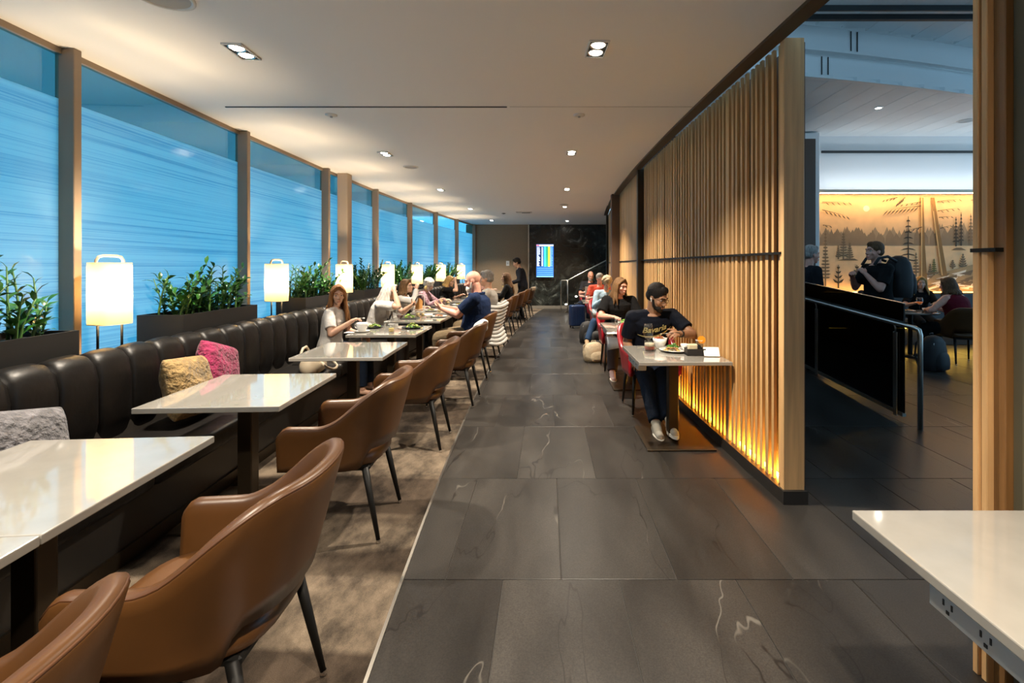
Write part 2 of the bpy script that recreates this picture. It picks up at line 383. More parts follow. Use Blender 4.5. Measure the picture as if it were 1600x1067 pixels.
# ------------------------------------------------------------------ slat screen on the right
OFF = 4.72
def build_slats():
    w = sempty('wall_right')
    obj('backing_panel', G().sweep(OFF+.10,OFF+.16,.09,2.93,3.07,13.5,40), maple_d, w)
    obj('plinth', G().sweep(OFF-.01,OFF+.12,0,.085,3.02,13.5,40), plinthm, w)
    hb = mat('header_bronze', (.085,.055,.033), .4, metal=.3)
    obj('header_beam', G().sweep(OFF-.11,OFF-.008,2.918,CEIL+.14,-3,13.6,40), hb, w)
    obj('led_strip', G().sweep(OFF+.06,OFF+.085,.088,.098,3.1,13.4,40), led, w)
    obj('rail', G().sweep(OFF-.006,OFF+.05,1.572,1.588,3.06,13.5,40), blk, w)
    unit = mesh(G().box((0,0,.5),(1,1,1)), maple, name='slat')
    d = 3.10; n = 0
    while d < 7.0:
        wd = random.choice([.03,.034,.04,.05,.062]); gap = random.uniform(.036,.058)
        dep = random.uniform(.016,.023)
        for z0, z1 in ((.085,1.571),(1.589,2.935)):
            o = link('slat', unit, w, P(OFF+dep/2-.002+.048-dep, d+wd/2, z0), -th(d)); o.scale = (dep, wd, z1-z0)
        d += wd+gap
    d = 7.32
    while d < 13.3:
        wd = .34
        for z0, z1 in ((.085,1.571),(1.589,2.935)):
            o = link('board', unit, w, P(OFF+.03, d+wd/2, z0), -th(d+.2)); o.scale = (.04, wd-.012, z1-z0)
        d += wd
    obj('end_post', G().rbox((P(OFF+.068,3.055).x,3.055,1.51),(.132,.05,2.86),.003,1), pale_maple, w)
    obj('end_foot', G().box((P(OFF+.068,3.04).x,3.04,.042),(.155,.06,.084)), plinthm, w)
    for d in (7.16,13.55):
        obj('bronze_post', G().rbox((P(OFF+.02,d).x,d,1.47),(.14,.10,2.93),.004,1), bronze, w)
    # near stub of the same wall, right edge of the photograph
    w2 = sempty('wall_near_right')
    z = 2.93
    obj('edge_post', G().rbox((P(OFF+.075,1.768).x,1.768,z/2),(.14,.024,z),.003,1), pale_maple, w2)
    obj('dark_joint', G().box((P(OFF+.082,1.752).x,1.752,z/2),(.12,.010,z)), blk, w2)
    obj('edge_post', G().rbox((P(OFF+.075,1.735).x,1.735,z/2),(.14,.024,z),.003,1), pale_maple, w2)
    obj('inner_post', G().rbox((P(OFF+.085,1.70).x,1.70,z/2),(.12,.046,z),.003,1), mat('shaded_maple',(.20,.095,.03),.45,nz=(3,.2),world=True,stretch=(14,14,.7)), w2)  # shaded side of the post, its shade put into a darker maple
    obj('rail', G().box((P(OFF+.07,1.733).x,1.733,1.556),(.146,.10,.014)), blk, w2)
    obj('wall_panel', G().sweep(OFF+.05,OFF+.14,0,z,-3,1.675,12), olive, w2)
build_slats()

# ------------------------------------------------------------------ ceiling fittings
def build_ceiling_lights():
    left = [(3.22,'nearest visible in the left row, by the first tall window'),(.3,'left row, over the near tables'),(-2.5,'left row, above the rear of the room'),(6.17,'second in the left row'),(9.08,'third in the left row'),(12.1,'fourth in the left row'),(15.2,'last in the left row, by the brown wall')]
    lx = [-2.05,-1.9,-1.8,-2.08,-2.02,-1.94,-1.76]
    right = [(3.18,'nearest visible in the right row, above the aisle'),(.3,'right row, over the near aisle'),(-2.5,'right row, above the rear of the room'),(6.1,'second in the right row'),(9.0,'third in the right row'),(11.7,'fourth in the right row'),(15.4,'last in the right row, by the stone wall')]
    rx = [.33,.45,.6,.31,.37,.43,.64]
    spots = [(x,d,t) for x,(d,t) in zip(lx,left)]+[(x,d,t) for x,(d,t) in zip(rx,right)]
    fr = G()
    for a, b, c, e in ((-.062,0,.008,.24),(.062,0,.008,.24),(0,-.116,.132,.008),(0,.116,.132,.008)): fr.box((a,b,-.006),(c,e,.014))
    fm = mesh(fr, mat('fitting_white', (.7,.67,.62), .5)); hm = mesh(G().box((0,0,-.002),(.118,.226,.006)), darkp)  # flat dark plate stands in for the shade of the recess
    lm = mesh(G().lathe([(.001,-.016),(.03,-.014),(.043,-.006),(.046,-.003)],20), spotem, True)
    rm = mesh(G().lathe([(.047,-.003),(.052,-.012),(.055,-.003)],20), chrome, True)
    for i, (x, d, t) in enumerate(spots):
        q = thing('recessed_downlight', 'twin square recessed ceiling downlight, '+t, 'downlight', (x,d,CEIL), -th(d), 'recessed twin downlights')
        link('trim_frame', fm, q); link('recess_shade_plate', hm, q)
        for s in (-1, 1):
            l = link('lamp', lm, q, (0, s*.055, 0)); link('reflector_ring', rm, l)
        sp = light('downlight_beam', 'SPOT', (0,0,-.03), SPOT_W, (1,.87,.70), q, spot_size=R(115), spot_blend=.8, shadow_soft_size=.05)
    grey = mat('speaker_grey', (.42,.39,.35), .7); pw = mat('ceiling_white', (.72,.69,.63), .6)
    for x, d, r, t in ((-2.05,2.56,.145,'large round ceiling speaker at the top left of the photo'),(-1.99,7.0,.11,'round ceiling speaker left of the second left downlight'),(.40,11.3,.11,'round ceiling speaker over the far aisle')):
        q = thing('ceiling_speaker', t, 'speaker', (x,d,CEIL)); obj('rim', G().lathe([(r,0),(r,-.008),(r-.018,-.012),(r-.022,-.004)],32), pw, q, smooth=True)
        obj('grille', G().lathe([(.0005,-.006),(r-.02,-.005)],32), grey, q, smooth=True)
    for x, d, t in ((-2.06,4.58,'small white ceiling sensor left of the air slot end'),(.305,4.58,'small white ceiling sensor to the right, beyond the air slot'),(-1.2,13.2,'small dark ceiling dome near the brown far wall')):
        q = thing('ceiling_sensor', t, 'sensor', (x,d,CEIL)); obj('disc', G().lathe([(.055,0),(.055,-.008),(.03,-.016),(.001,-.017)],24), pw if d < 10 else darkp, q, smooth=True)
        obj('head', G().lathe([(.012,-.016),(.012,-.028),(.001,-.03)],12), greyp, q, smooth=True)
    q = thing('access_hatch', 'small open dark hatch plate on the far ceiling', 'hatch', (-.62,12.9,CEIL)); obj('frame', G().rbox((0,0,-.012),(.42,.2,.02),.004,1), pw, q); obj('dark_insert', G().box((.05,0,-.024),(.22,.1,.006)), darkp, q)
build_ceiling_lights()

# ------------------------------------------------------------------ banquette
def build_banquette():
    b = thing('banquette', 'long black channel-tufted leather banquette along the window ledge', 'bench', (0,0,0))
    obj('base', G().sweep(.62,1.06,0,.33,-2.6,16.6,40), plinthm, b)
    # channels of the back: rounded vertical rolls
    w = .24; g = G(); rs = []
    prof = [(.0,.40),(.05,.42),(.085,.6),(.085,.84),(.07,.94),(.03,.99),(-.03,1.0),(-.08,.98),(-.09,.9),(-.09,.4)]
    for k in range(9):
        t = k/8; y = (t-.5)*w; bul = (1-abs(2*t-1)**4.0)
        rs.append([V((x+(bul-1)*.014 if x > 0 else x, y, z+(bul-1)*(.022 if z > .9 else 0))) for x, z in prof])
    g.rings(rs); cm = mesh(g, blackl, True, 'back_channel')
    d = -2.4
    while d < 16.4:
        link('back_channel', cm, b, P(.56,d), -th(d)); d += w
    g = G().rbox((0,0,0),(.56,1.255,.13),.035,3); sm = mesh(g, blackl, True, 'seat_cushion')
    d = -1.9
    while d < 16.2:
        link('seat_cushion', sm, b, P(.87,d,.395), -th(d)); d += 1.262
    obj('kick_rail', G().sweep(1.06,1.075,.0,.08,-2.6,16.6,40), bronze, b)
build_banquette()

# ------------------------------------------------------------------ lamps and planters on the ledge
def build_lamps():
    names = ['nearest one, by the first tall mullion','second along the ledge, left of the auburn-haired woman','third along the ledge, behind the auburn-haired woman','fourth along the ledge, above the grey-haired woman','fifth along the ledge, above the white-haired woman','sixth along the ledge, behind the blonde woman','farthest one, by the brown wall']
    ds = [3.25,5.35,7.05,8.8,10.4,12.2,14.1]; offs = [.28,.30,.35,.38,.42,.42,.42]
    # shade: box with softly bowed sides
    def ring(z, r, n=48):
        pts = []
        for j in range(n):
            a = 2*pi*j/n; c, s_ = cos(a), sin(a); q = (abs(c)**3.2+abs(s_)**3.2)**(-1/3.2); pts.append(V((r*q*c, r*q*s_, z)))
        return pts
    hz = .41; z0 = 1.105
    sh = G().rings([ring(z0,.100),ring(z0+.01,.103),ring(z0+hz*.5,.104),ring(z0+hz-.01,.103),ring(z0+hz,.100)], cap=False)
    shm = mesh(sh, shadem, True)
    rimm = mesh(G().rings([ring(z0+hz,.098),ring(z0+hz+.006,.101),ring(z0+hz,.105)],cap=False), mat('shade_rim',(.5,.36,.17),.5), True)
    legm = [mesh(G().tube([(x,y,.86),(x,y,z0+.03)],.0075,8), blk, True) for x,y in ((0,-.075),(0,.075))]
    cross = mesh(G().tube([(0,-.095,z0+.02),(0,.095,z0+.02)],.006,6).tube([(-.095,0,z0+.02),(.095,0,z0+.02)],.006,6), blk, True)
    top = z0+hz
    hpts = [(0,-.085,top-.03),(0,-.085,top+.02),(0,-.07,top+.045),(0,-.04,top+.052),(0,.04,top+.052),(0,.07,top+.045),(0,.085,top+.02),(0,.085,top-.03)]
    hm = mesh(G().tube(hpts,.009,10), mat('lamp_handle',(.35,.27,.18),.4), True)
    bm_ = mesh(G().ell((0,0,z0+.16),(.035,.035,.05)), bulb, True); sk = mesh(G().tube([(0,0,z0+.02),(0,0,z0+.11)],.018,12), blk, True)
    for i, (d, o) in enumerate(zip(ds, offs)):
        q = thing('table_lamp', 'glowing cream lantern lamp with handle, '+names[i], 'lamp', P(o,d), -th(d)-.25, 'lantern lamps on the window ledge')
        link('lamp_shade', shm, q); link('shade_rim', rimm, q); link('shade_rim', rimm, q, (0,0,-hz))
        for m_ in legm: link('leg', m_, q)
        link('cross_brace', cross, q); link('handle', hm, q)
        s = link('socket', sk, q); link('bulb', bm_, s)
        light('lamp_light', 'POINT', (0,0,z0+.2), LAMP_W, (1,.75,.46), q, shadow_soft_size=.06)
build_lamps()

def leaf_geo(g, base, dr, up, L, w):
    dr = dr.normalized(); s = dr.cross(up); s = s.normalized() if s.length > 1e-4 else dr.orthogonal().normalized(); n = s.cross(dr)
    c = [base+dr*(L*t)+n*(.12*L*sin(pi*t)) for t in (0,.3,.62,1)]
    vs = [c[0], c[1]-s*w*.42+n*w*.12, c[1], c[1]+s*w*.42+n*w*.12, c[2]-s*w*.5+n*w*.12, c[2], c[2]+s*w*.5+n*w*.12, c[3]]
    g.add(vs, [(0,1,2),(0,2,3),(1,4,5,2),(2,5,6,3),(4,7,5),(5,7,6)])
def build_plants():
    names = ['nearest planter at the left edge','second planter, between the two nearest lamps','third planter, left of the auburn-haired woman','fourth planter, right of the third lamp','fifth planter, behind the grey-haired woman','sixth planter, above the white-haired woman','farthest planter, by the last windows']
    ds = [2.32,4.18,6.15,7.95,9.6,11.3,13.1]
    gl = G(); leaf_geo(gl, V((0,0,0)), V((0,1,0)), V((0,0,1)), 1, .40); lm = mesh(gl, leafm, True, 'leaf')
    pg = G(); Lp = 1.0
    for c, s in (((-.165,0,.99),(.02,Lp,.26)),((.165,0,.99),(.02,Lp,.26)),((0,-Lp/2+.01,.99),(.31,.02,.26)),((0,Lp/2-.01,.99),(.31,.02,.26)),((0,0,.87),(.31,Lp-.04,.02))): pg.box(c, s)
    pm = mesh(pg, planterm); sm = mesh(G().rbox((0,0,1.06),(.31,Lp-.04,.05),.01,1), soilm, True)
    for i, d in enumerate(ds):
        q = thing('planter', 'black box planter on the ledge, '+names[i], 'planter', P(.285+.01*i,d), -th(d), 'black ledge planters')
        link('box', pm, q); link('soil', sm, q)
        pl = thing('zz_plant', 'glossy green zamioculcas in the '+names[i], 'plant', P(.285+.01*i,d,1.075), -th(d), 'zamioculcas plants')
        rnd = random.Random(40+i); ns = 27 if i < 3 else 34; fol = G(); st = G()
        for k in range(ns):
            y0 = rnd.uniform(-.45,.45); x0 = rnd.uniform(-.1,.1); hgt = rnd.uniform(.26,.52)*(1.12 if k % 5 == 0 else .95)
            lean = V((rnd.uniform(-.10,.22), rnd.uniform(-.17,.17)+y0*.15, 0)); pts = []
            for t in (0,.25,.5,.75,1): pts.append(V((x0,y0,-.03))+V((lean.x*t*t, lean.y*t*t, hgt*(t-.12*t*t*abs(lean.y)*3))))
            if i < 3: obj('stem', G().tube(pts,[.009,.008,.006,.005,.003],6), stemm, pl, smooth=True)
            else: st.tube(pts,[.009,.008,.006,.005,.003],5)
            nl = int(5+hgt*13) if i < 3 else int(6+hgt*24)
            for j in range(nl):
                t = .22+.78*(j+.5)/nl; a = min(int(t*4),3); f = t*4-a; p = pts[a].lerp(pts[a+1], f); tg = (pts[a+1]-pts[a]).normalized()
                side = (1 if j % 2 else -1); o_ = tg.orthogonal().normalized(); o_ = (M.Rotation(k*1.7,3,tg) @ o_)
                dr = (o_*side*.8+tg*(.5+.5*t)+V((0,0,.1+rnd.uniform(-.2,.2)))).normalized(); L = rnd.uniform(.075,.112)*(1.1-.35*t)
                if i < 3:
                    s_ = dr.cross(V((0,0,1))).normalized(); n_ = s_.cross(dr); mt = M((s_,dr,n_)).transposed().to_4x4()
                    o = link('leaf', lm, pl); o.matrix_local = M.Translation(p) @ mt @ M.Rotation(rnd.uniform(-.5,.5),4,'Y') @ M.Scale(L,4)
                else: leaf_geo(fol, p, dr, V((0,0,1)), L, L*.46)
        if i < 3:     # the deeper, lower leaves behind the ones in view
            for k in range(34):
                y0 = rnd.uniform(-.42,.42); x0 = rnd.uniform(-.13,.08); hgt = rnd.uniform(.12,.34); q1 = V((x0,y0,0)); q2 = q1+V((rnd.uniform(-.08,.1),rnd.uniform(-.12,.12),hgt)); st.tube([q1,q1.lerp(q2,.5),q2],[.006,.005,.003],5)
                for j in range(9):
                    t = .15+.85*j/9; a = j*2.4+k; leaf_geo(fol, q1.lerp(q2,t), V((cos(a)*.8,sin(a)*.8,rnd.uniform(.1,.6))), V((0,0,1)), rnd.uniform(.07,.10), .036)
        if fol.v:
            o = obj('foliage', fol, leafm, pl, smooth=True); o['kind'] = 'stuff'; obj('stem_mass', st, stemm, pl, smooth=True)['kind'] = 'stuff'
build_plants()

# ------------------------------------------------------------------ armchairs
def chair_proto():
    w = .272
    def plan(s):
        if s < .38: return V((-.27+.27*s/.38, -w+.012*(1-s/.38), 0))
        a = (s-.38)/.62*pi/2; return V((.255*sin(a)**.85, -w*max(cos(a),0)**.85, 0))
    def section(s, sgn):
        p = plan(s); e = .004; t = (plan(min(s+e,1))-plan(max(s-e,0))); t = t.normalized() if t.length > 1e-6 else V((0,1,0)); n = V((t.y,-t.x,0))
        if s > .985: n = V((1,0,0))
        zt = .645+.005*s+.225*sstep(.30,.80,s)-.05*sstep(.06,.0,s); zb = .405+.10*sstep(.60,.68,s)
        bk = sstep(.25,.8,s); tk = .052*(.55+.45*sstep(0,.05,s)); out = []
        def at(z, off):
            r = bk*.115*max(0,(z-.43)/.44)+.02*(z-.4)/.25*(1-bk); q = p+n*(off+r); return V((q.x, q.y*sgn, z))
        zs = [zb+(zt-.02-zb)*k/6 for k in range(7)]
        for z in zs: out.append(at(z, 0))
        out += [at(zt-.006,-.008), at(zt,-tk*.5), at(zt-.006,-tk+.008)]
        for z in reversed(zs): out.append(at(z, -tk))
        return out
    half = [k/26 for k in range(27)]
    rs = [section(s, 1) for s in half]+[section(s, -1) for s in reversed(half[:-1])]
    shell = mesh(G().rings(rs), tan, True, 'shell')
    edge = []
    for r in rs: edge.append(r[7]+V((0,0,-.006)))
    pip = mesh(G().tube(edge,.0042,6), tan_d, True, 'piping')
    g = G(); rr = []
    for z, k in ((.405,.93),(.42,1),(.455,1.0),(.478,.96),(.488,.8),(.491,.4)):
        rr.append([V((-.025+.255*k*(abs(cos(a))**.6)*(1 if cos(a)>0 else -1), .235*k*(abs(sin(a))**.6)*(1 if sin(a)>0 else -1), z)) for a in [2*pi*j/32 for j in range(32)]])
    g.rings(rr); seat = mesh(g, tan, True, 'seat')
    under = mesh(G().rbox((-.02,0,.395),(.42,.40,.03),.008,1), blk, False, 'seat_frame')
    legs, tips = [], []
    for x0, x1 in ((-.20,-.245),(.165,.245)):
        for s in (-1,1):
            a, b = V((x0,s*.195,.40)), V((x1,s*.222,.012)); legs.append(mesh(G().tube([a,a.lerp(b,.5),b],[.0195,.016,.0105],12), blk, True, 'leg'))
            tips.append(mesh(G().lathe([(.0005,.0),(.012,.0),(.012,.01),(.0105,.02)],12,(x1,s*.222,.0)), chrome, True, 'foot_tip'))
    global CH_SECTION
    CH_SECTION = section
    return shell, pip, seat, under, legs, tips
CH = chair_proto()
def chair(label, x, y, rz, red=False, group='tan leather armchairs', z=.004):
    sh, pi_, se, un, le, ti = CH
    t = thing('armchair', label, 'chair', (x,y,z), rz, group)
    for nm, me in (('shell',sh),('piping',pi_),('seat',se),('seat_frame',un)):
        o = link(nm, me, t)
        if red and nm != 'seat_frame': o.material_slots[0].link = 'OBJECT'; o.material_slots[0].material = redl
    for l, tp in zip(le, ti): q = link('leg', l, t); link('foot_tip', tp, q)
    return t
def build_chairs():
    ds = [.74,1.52,2.80,4.06,5.28,6.5,7.85,9.1,10.35,11.6,12.8,14.0]
    of = [1.92,2.08,2.05,2.17,2.29,2.29,2.27,2.27,2.27,2.27,2.27,2.27]
    lab = ['tan leather armchair cut off by the lower left corner of the photo','large tan leather armchair in the left foreground, at the nearest full table','tan leather armchair at the table with the lamp reflection, third from the front','tan leather armchair at the table with the beige handbag behind it',
     'empty tan armchair with a white napkin over its back','tan armchair the bald man in navy sits on','tan armchair under the striped puffer jacket','empty tan armchair just beyond the striped jacket','empty tan armchair in front of the long-haired woman in black','tan armchair of the long-haired woman in black','far tan armchair in front of the standing waiter','last tan armchair of the row, by the screen, with a pale cloth on it']
    for d, o, l in zip(ds, of, lab): chair(l, ax(d)+o, d, -th(d)+random.uniform(-.05,.05)-(.05 if d < 2 else 0))
build_chairs()

# ------------------------------------------------------------------ tables
def table(label, x, y, rz, w=.76, l=.80, module=False, group='white quartz tables', base=True, z=.004):
    t = thing('dining_table', label, 'table', (x,y,z), rz, group)
    obj('table_top', G().rbox((0,0,.727),(w,l,.03),.004,2), quartz, t)
    obj('under_plate', G().rbox((0,0,.703),(w*.55,l*.55,.018),.004,1), blk, t)
    obj('pedestal', G().rbox((0,0,.352),(.085,.085,.69),.006,2), bronze, t)
    if base: obj('base_plate', G().rbox((0,0,.009),(.56,.58,.014),.004,1), bronze, t)
    if module:
        m = obj('power_module', G().rbox((-w/2+.05,.04 if l > 1 else -.06,.680),(.07,.52 if l > 1 else .42,.062),.005,1), greyp, t)
        for k, yy in enumerate((-.2,-.08,.06,.15) if l < 1 else (.24,.14,.04,-.10)):
            if k < 2:
                for a in (-.012,.012): obj('socket_slot', G().box((-w/2+.0145,yy+a,.686),(.003,.004,.014)), darkp, m)
                obj('socket_slot', G().box((-w/2+.0145,yy,.668),(.003,.008,.008)), darkp, m)
            else:
                for a in (-.01,.01): obj('usb_port', G().box((-w/2+.0145,yy,.680+a),(.003,.026,.008)), darkp, m)
    return t
TD = [.92,1.71,2.95,4.33,5.62,6.9,8.1,9.35,10.6,11.85,13.1,14.3]
def build_tables():
    off = [1.70,1.70,1.767,1.92,1.88,1.88,1.88,1.88,1.88,1.88,1.88,1.88]
    lab = ['white quartz table cut off at the lower left edge, joined to the next one','white quartz table in the left foreground reflecting the nearest lamp','white quartz table beside the tan and magenta cushions','empty white quartz table above the beige handbag','white quartz table with the big cup and two black plates of salad',
     'white quartz table before the grey-haired woman and the bald man','white quartz table before the man in the grey sweater','white quartz table before the white-haired woman','white quartz table before the blonde woman in black','white quartz table before the long-haired woman in black','far white quartz table beside the waiter','last white quartz table by the brown wall']
    for d, o, l in zip(TD, off, lab): table(l, ax(d)+o-.38, d, -th(d), l=.785 if d < 2.2 else .80)
    r = [(1.085,4.16,.78,'white quartz table with the plates of the man in the printed tee'),(1.075,6.04,.72,'white quartz table before the woman in the black tee'),(1.10,8.02,.75,'white quartz table before the person in the pale blue shirt'),(1.12,10.3,.75,'white quartz table before the person in red'),(1.18,12.2,.75,'farthest right-hand table, before the bald man with a laptop')]
    for x, d, l, lb in r: table(lb, x, d, -th(d)*.3, w=.74, l=l, module=d < 9, z=0)
    table('long white quartz table in the right foreground with a grey socket strip', 1.275, .91, 0, w=.66, l=1.16, module=True, z=0)
build_tables()

#SECTION2
# ------------------------------------------------------------------ the neighbouring hall beyond the opening
def build_hall():
    ceilb = mat('hall_panel', (.72,.74,.74), .5, rnd=.05, nz=(2,.04)); white = mat('hall_white', (.78,.78,.77), .6)
    dark = mat('hall_dark', (.02,.02,.02), .5); brown = mat('hall_brown', (.09,.05,.03), .5)
    struct(obj('wall_hall_back', G().box((7.0,9.75,2.05),(6.4,.2,4.3)), white))
    struct(obj('wall_hall_left', G().box((2.6,9.75,2.3),(2.6,.2,4.6)), brown))
    t = struct(obj('trim_2', G().box((7.6,9.62,3.78),(4.2,.03,.045)), dark))
    p = struct(obj('partition', G().rbox((4.42,8.6,1.88),(.72,.12,3.76),.006,1), brown))
    struct(obj('frosted_partition', G().rbox((5.13,9.45,2.05),(.30,.3,4.05),.01,1), white))  # white block stands in for a bright frosted-glass partition
    struct(obj('wall_hall_front', G().box((6.3,-3,2.4),(9.2,.1,4.8)), white))
    w = sempty('window_20')  # unseen window wall, added to let sky light into the hall
    obj('pane', G().box((10.85,3.3,2.6),(.012,12.6,3.9)), hallpane, w); obj('sill_wall', G().box((10.85,3.3,.32),(.12,12.6,.64)), white, w)
    for k in range(7): obj('mullion', G().box((10.85,-3+k*2.1,2.6),(.12,.06,3.9)), mull, w)
    obj('lintel', G().box((10.85,3.3,4.65),(.12,12.6,.25)), white, w)
    # ceiling: lower vault, two curved risers, upper vault
    c = sempty('ceiling_hall')
    def cv(x): return 6.57+(x-3.4)*.19+(x-3.4)**2*.017
    for k in range(24):
        x0 = 1.65+k*.385; x1 = x0+.379; d0 = cv((x0+x1)/2)
        obj('panel', G().box(((x0+x1)/2,(d0+9.7)/2,4.12),(x1-x0,9.7-d0,.04)), ceilb, c)
        obj('upper_panel', G().box(((x0+x1)/2,(d0-.25-3)/2,4.72),(x1-x0,d0-.25+3,.04)), ceilb, c)
    def riser(name, dd, z0, z1, lip, m):
        g = G(); rs = []
        for k in range(25):
            x = 1.65+k*.385; d = cv(x)+dd; rs.append([V((x,d-lip,z0)),V((x,d+.05,z0)),V((x,d+.05,z1)),V((x,d,z1)),V((x,d,z0+.04)),V((x,d-lip,z0+.035))])
        return obj(name, g.rings(rs), m, c, auto=True)
    riser('riser', 0, 4.09, 4.42, .03, white); riser('riser', -.16, 4.38, 4.72, .035, white)
    for x in (4.15,4.25): obj('riser_joint', G().box((x,cv(x)-.165,4.56),(.012,.012,.28)), dark, c); obj('riser_joint', G().box((x-.35,cv(x-.35)-.004,4.27),(.012,.012,.25)), dark, c)
    obj('cover_slab', G().box((6.2,3.2,4.85),(9.4,13.2,.1)), white, c)
    for d, w_ in ((6.02,.06),(5.80,.03)):
        o = obj('track_rail', G().rbox((5.6,d,4.61),(7.5,w_,.07),.006,1), dark); tag(o, ('thick' if w_ > .05 else 'thin')+' dark lighting track under the hall ceiling', 'track')
    for x, d in ((5.45,7.9),(4.6,5.62),(6.05,5.9)):
        q = thing('hall_downlight', 'small round downlight in the blue-grey hall ceiling, '+('below the curved step' if d > 7 else 'upper left' if x < 5 else 'upper right'), 'downlight', (x,d,4.10 if d > 7 else 4.70))
        obj('ring', G().lathe([(.06,0),(.06,-.012),(.045,-.012)],20), white, q, smooth=True); obj('lens', G().lathe([(.0005,-.008),(.046,-.006)],20), spotem if d > 7 else white, q, smooth=True)
    q = thing('hall_speaker', 'round white speaker in the hall ceiling, right side', 'speaker', (7.5,8.6,4.10)); obj('rim', G().lathe([(.13,0),(.13,-.012),(.11,-.012)],28), white, q, smooth=True); obj('grille', G().lathe([(.0005,-.008),(.112,-.006)],28), greyp, q, smooth=True)
    # ramp with rail and dark glass
    rp = struct(obj('ramp', G().prism([(4.5,.0),(9.6,.0),(9.6,.46)],1.55,M(((0,0,1,1.75),(1,0,0,0),(0,1,0,0),(0,0,0,1)))), tilem))
    r = thing('ramp_railing', 'steel handrail with dark glass panels along the ramp in the hall', 'railing')
    def rz(d): return max(0,(d-4.5)*.0902)
    def rx(d): return 3.42-(d-4.4)*.055
    ds = [4.63+k*.6 for k in range(9)]
    g = G(); g.rings([[V((rx(d)+.03,d,rz(d)+.06)),V((rx(d)+.045,d,rz(d)+.06)),V((rx(d)+.045,d,rz(d)+1.12)),V((rx(d)+.03,d,rz(d)+1.12))] for d in ds]); obj('glass_panel', g, darkpane, r)
    obj('glass_edge', G().rings([[V((rx(d)+.026,d,rz(d)+1.12)),V((rx(d)+.049,d,rz(d)+1.12)),V((rx(d)+.049,d,rz(d)+1.128)),V((rx(d)+.026,d,rz(d)+1.128))] for d in ds]), steel, r)
    obj('bottom_rail', G().rings([[V((rx(d)+.02,d,rz(d)+.03)),V((rx(d)+.055,d,rz(d)+.03)),V((rx(d)+.055,d,rz(d)+.065)),V((rx(d)+.02,d,rz(d)+.065))] for d in ds]), steel, r)
    obj('handrail', G().tube([(rx(4.40),4.40,.0),(rx(4.40),4.40,.86),(rx(4.41),4.415,.905),(rx(4.46),4.46,.92)]+[(rx(d),d,rz(d)+.92) for d in (4.7,6,7.5,9.3)],.021,12), steel, r, smooth=True)
    for d in (4.72,5.98,7.3,8.6):
        q = obj('post', G().rbox((rx(d)+.02,d,rz(d)+.42),(.012,.055,.82),.003,1), steel, r); obj('bracket', G().tube([(rx(d)+.02,d,rz(d)+.82),(rx(d)+.01,d-.02,rz(d)+.86),(rx(d),d-.02,rz(d)+.90)],.009,8), steel, q, smooth=True)
    # mural wall: ledge with warm wash light above, banquette below
    led_ = obj('light_ledge', G().rbox((7.6,9.48,2.955),(4.6,.24,.06),.005,1), mat('ledge_cream',(.75,.66,.5),.5)); struct(led_)
    obj('wash_strip', G().box((7.6,9.40,2.921),(4.5,.03,.008)), emis('wash_led',(1,.60,.25),45), led_)
    light('added_uplight', 'AREA', (7.6,9.36,3.0), 9, (.85,.93,1), led_, shape='RECTANGLE', size=4.4, size_y=.1).rotation_euler = (pi-.35,0,0)  # added lamp, brightens the upper hall wall and ceiling
    up = obj('upwash_strip', G().box((7.4,9.52,.975),(4.2,.03,.008)), emis('upwash_led',(1,.52,.12),12), led_)
    b = thing('hall_bench', 'dark upholstered bench under the landscape mural', 'bench')
    obj('back', G().rbox((7.4,9.43,.70),(4.3,.14,.52),.02,2), mat('bench_grey',(.05,.055,.06),.6), b); obj('seat', G().rbox((7.4,9.12,.41),(4.3,.56,.12),.03,2), mat('bench_grey',(.05,.055,.06),.6), b)
    obj('base', G().box((7.4,9.2,.18),(4.3,.3,.34)), plinthm, b); obj('under_glow', G().box((7.4,9.03,.33),(4.2,.02,.01)), emis('under_led',(1,.6,.08),30), b)
    build_mural()
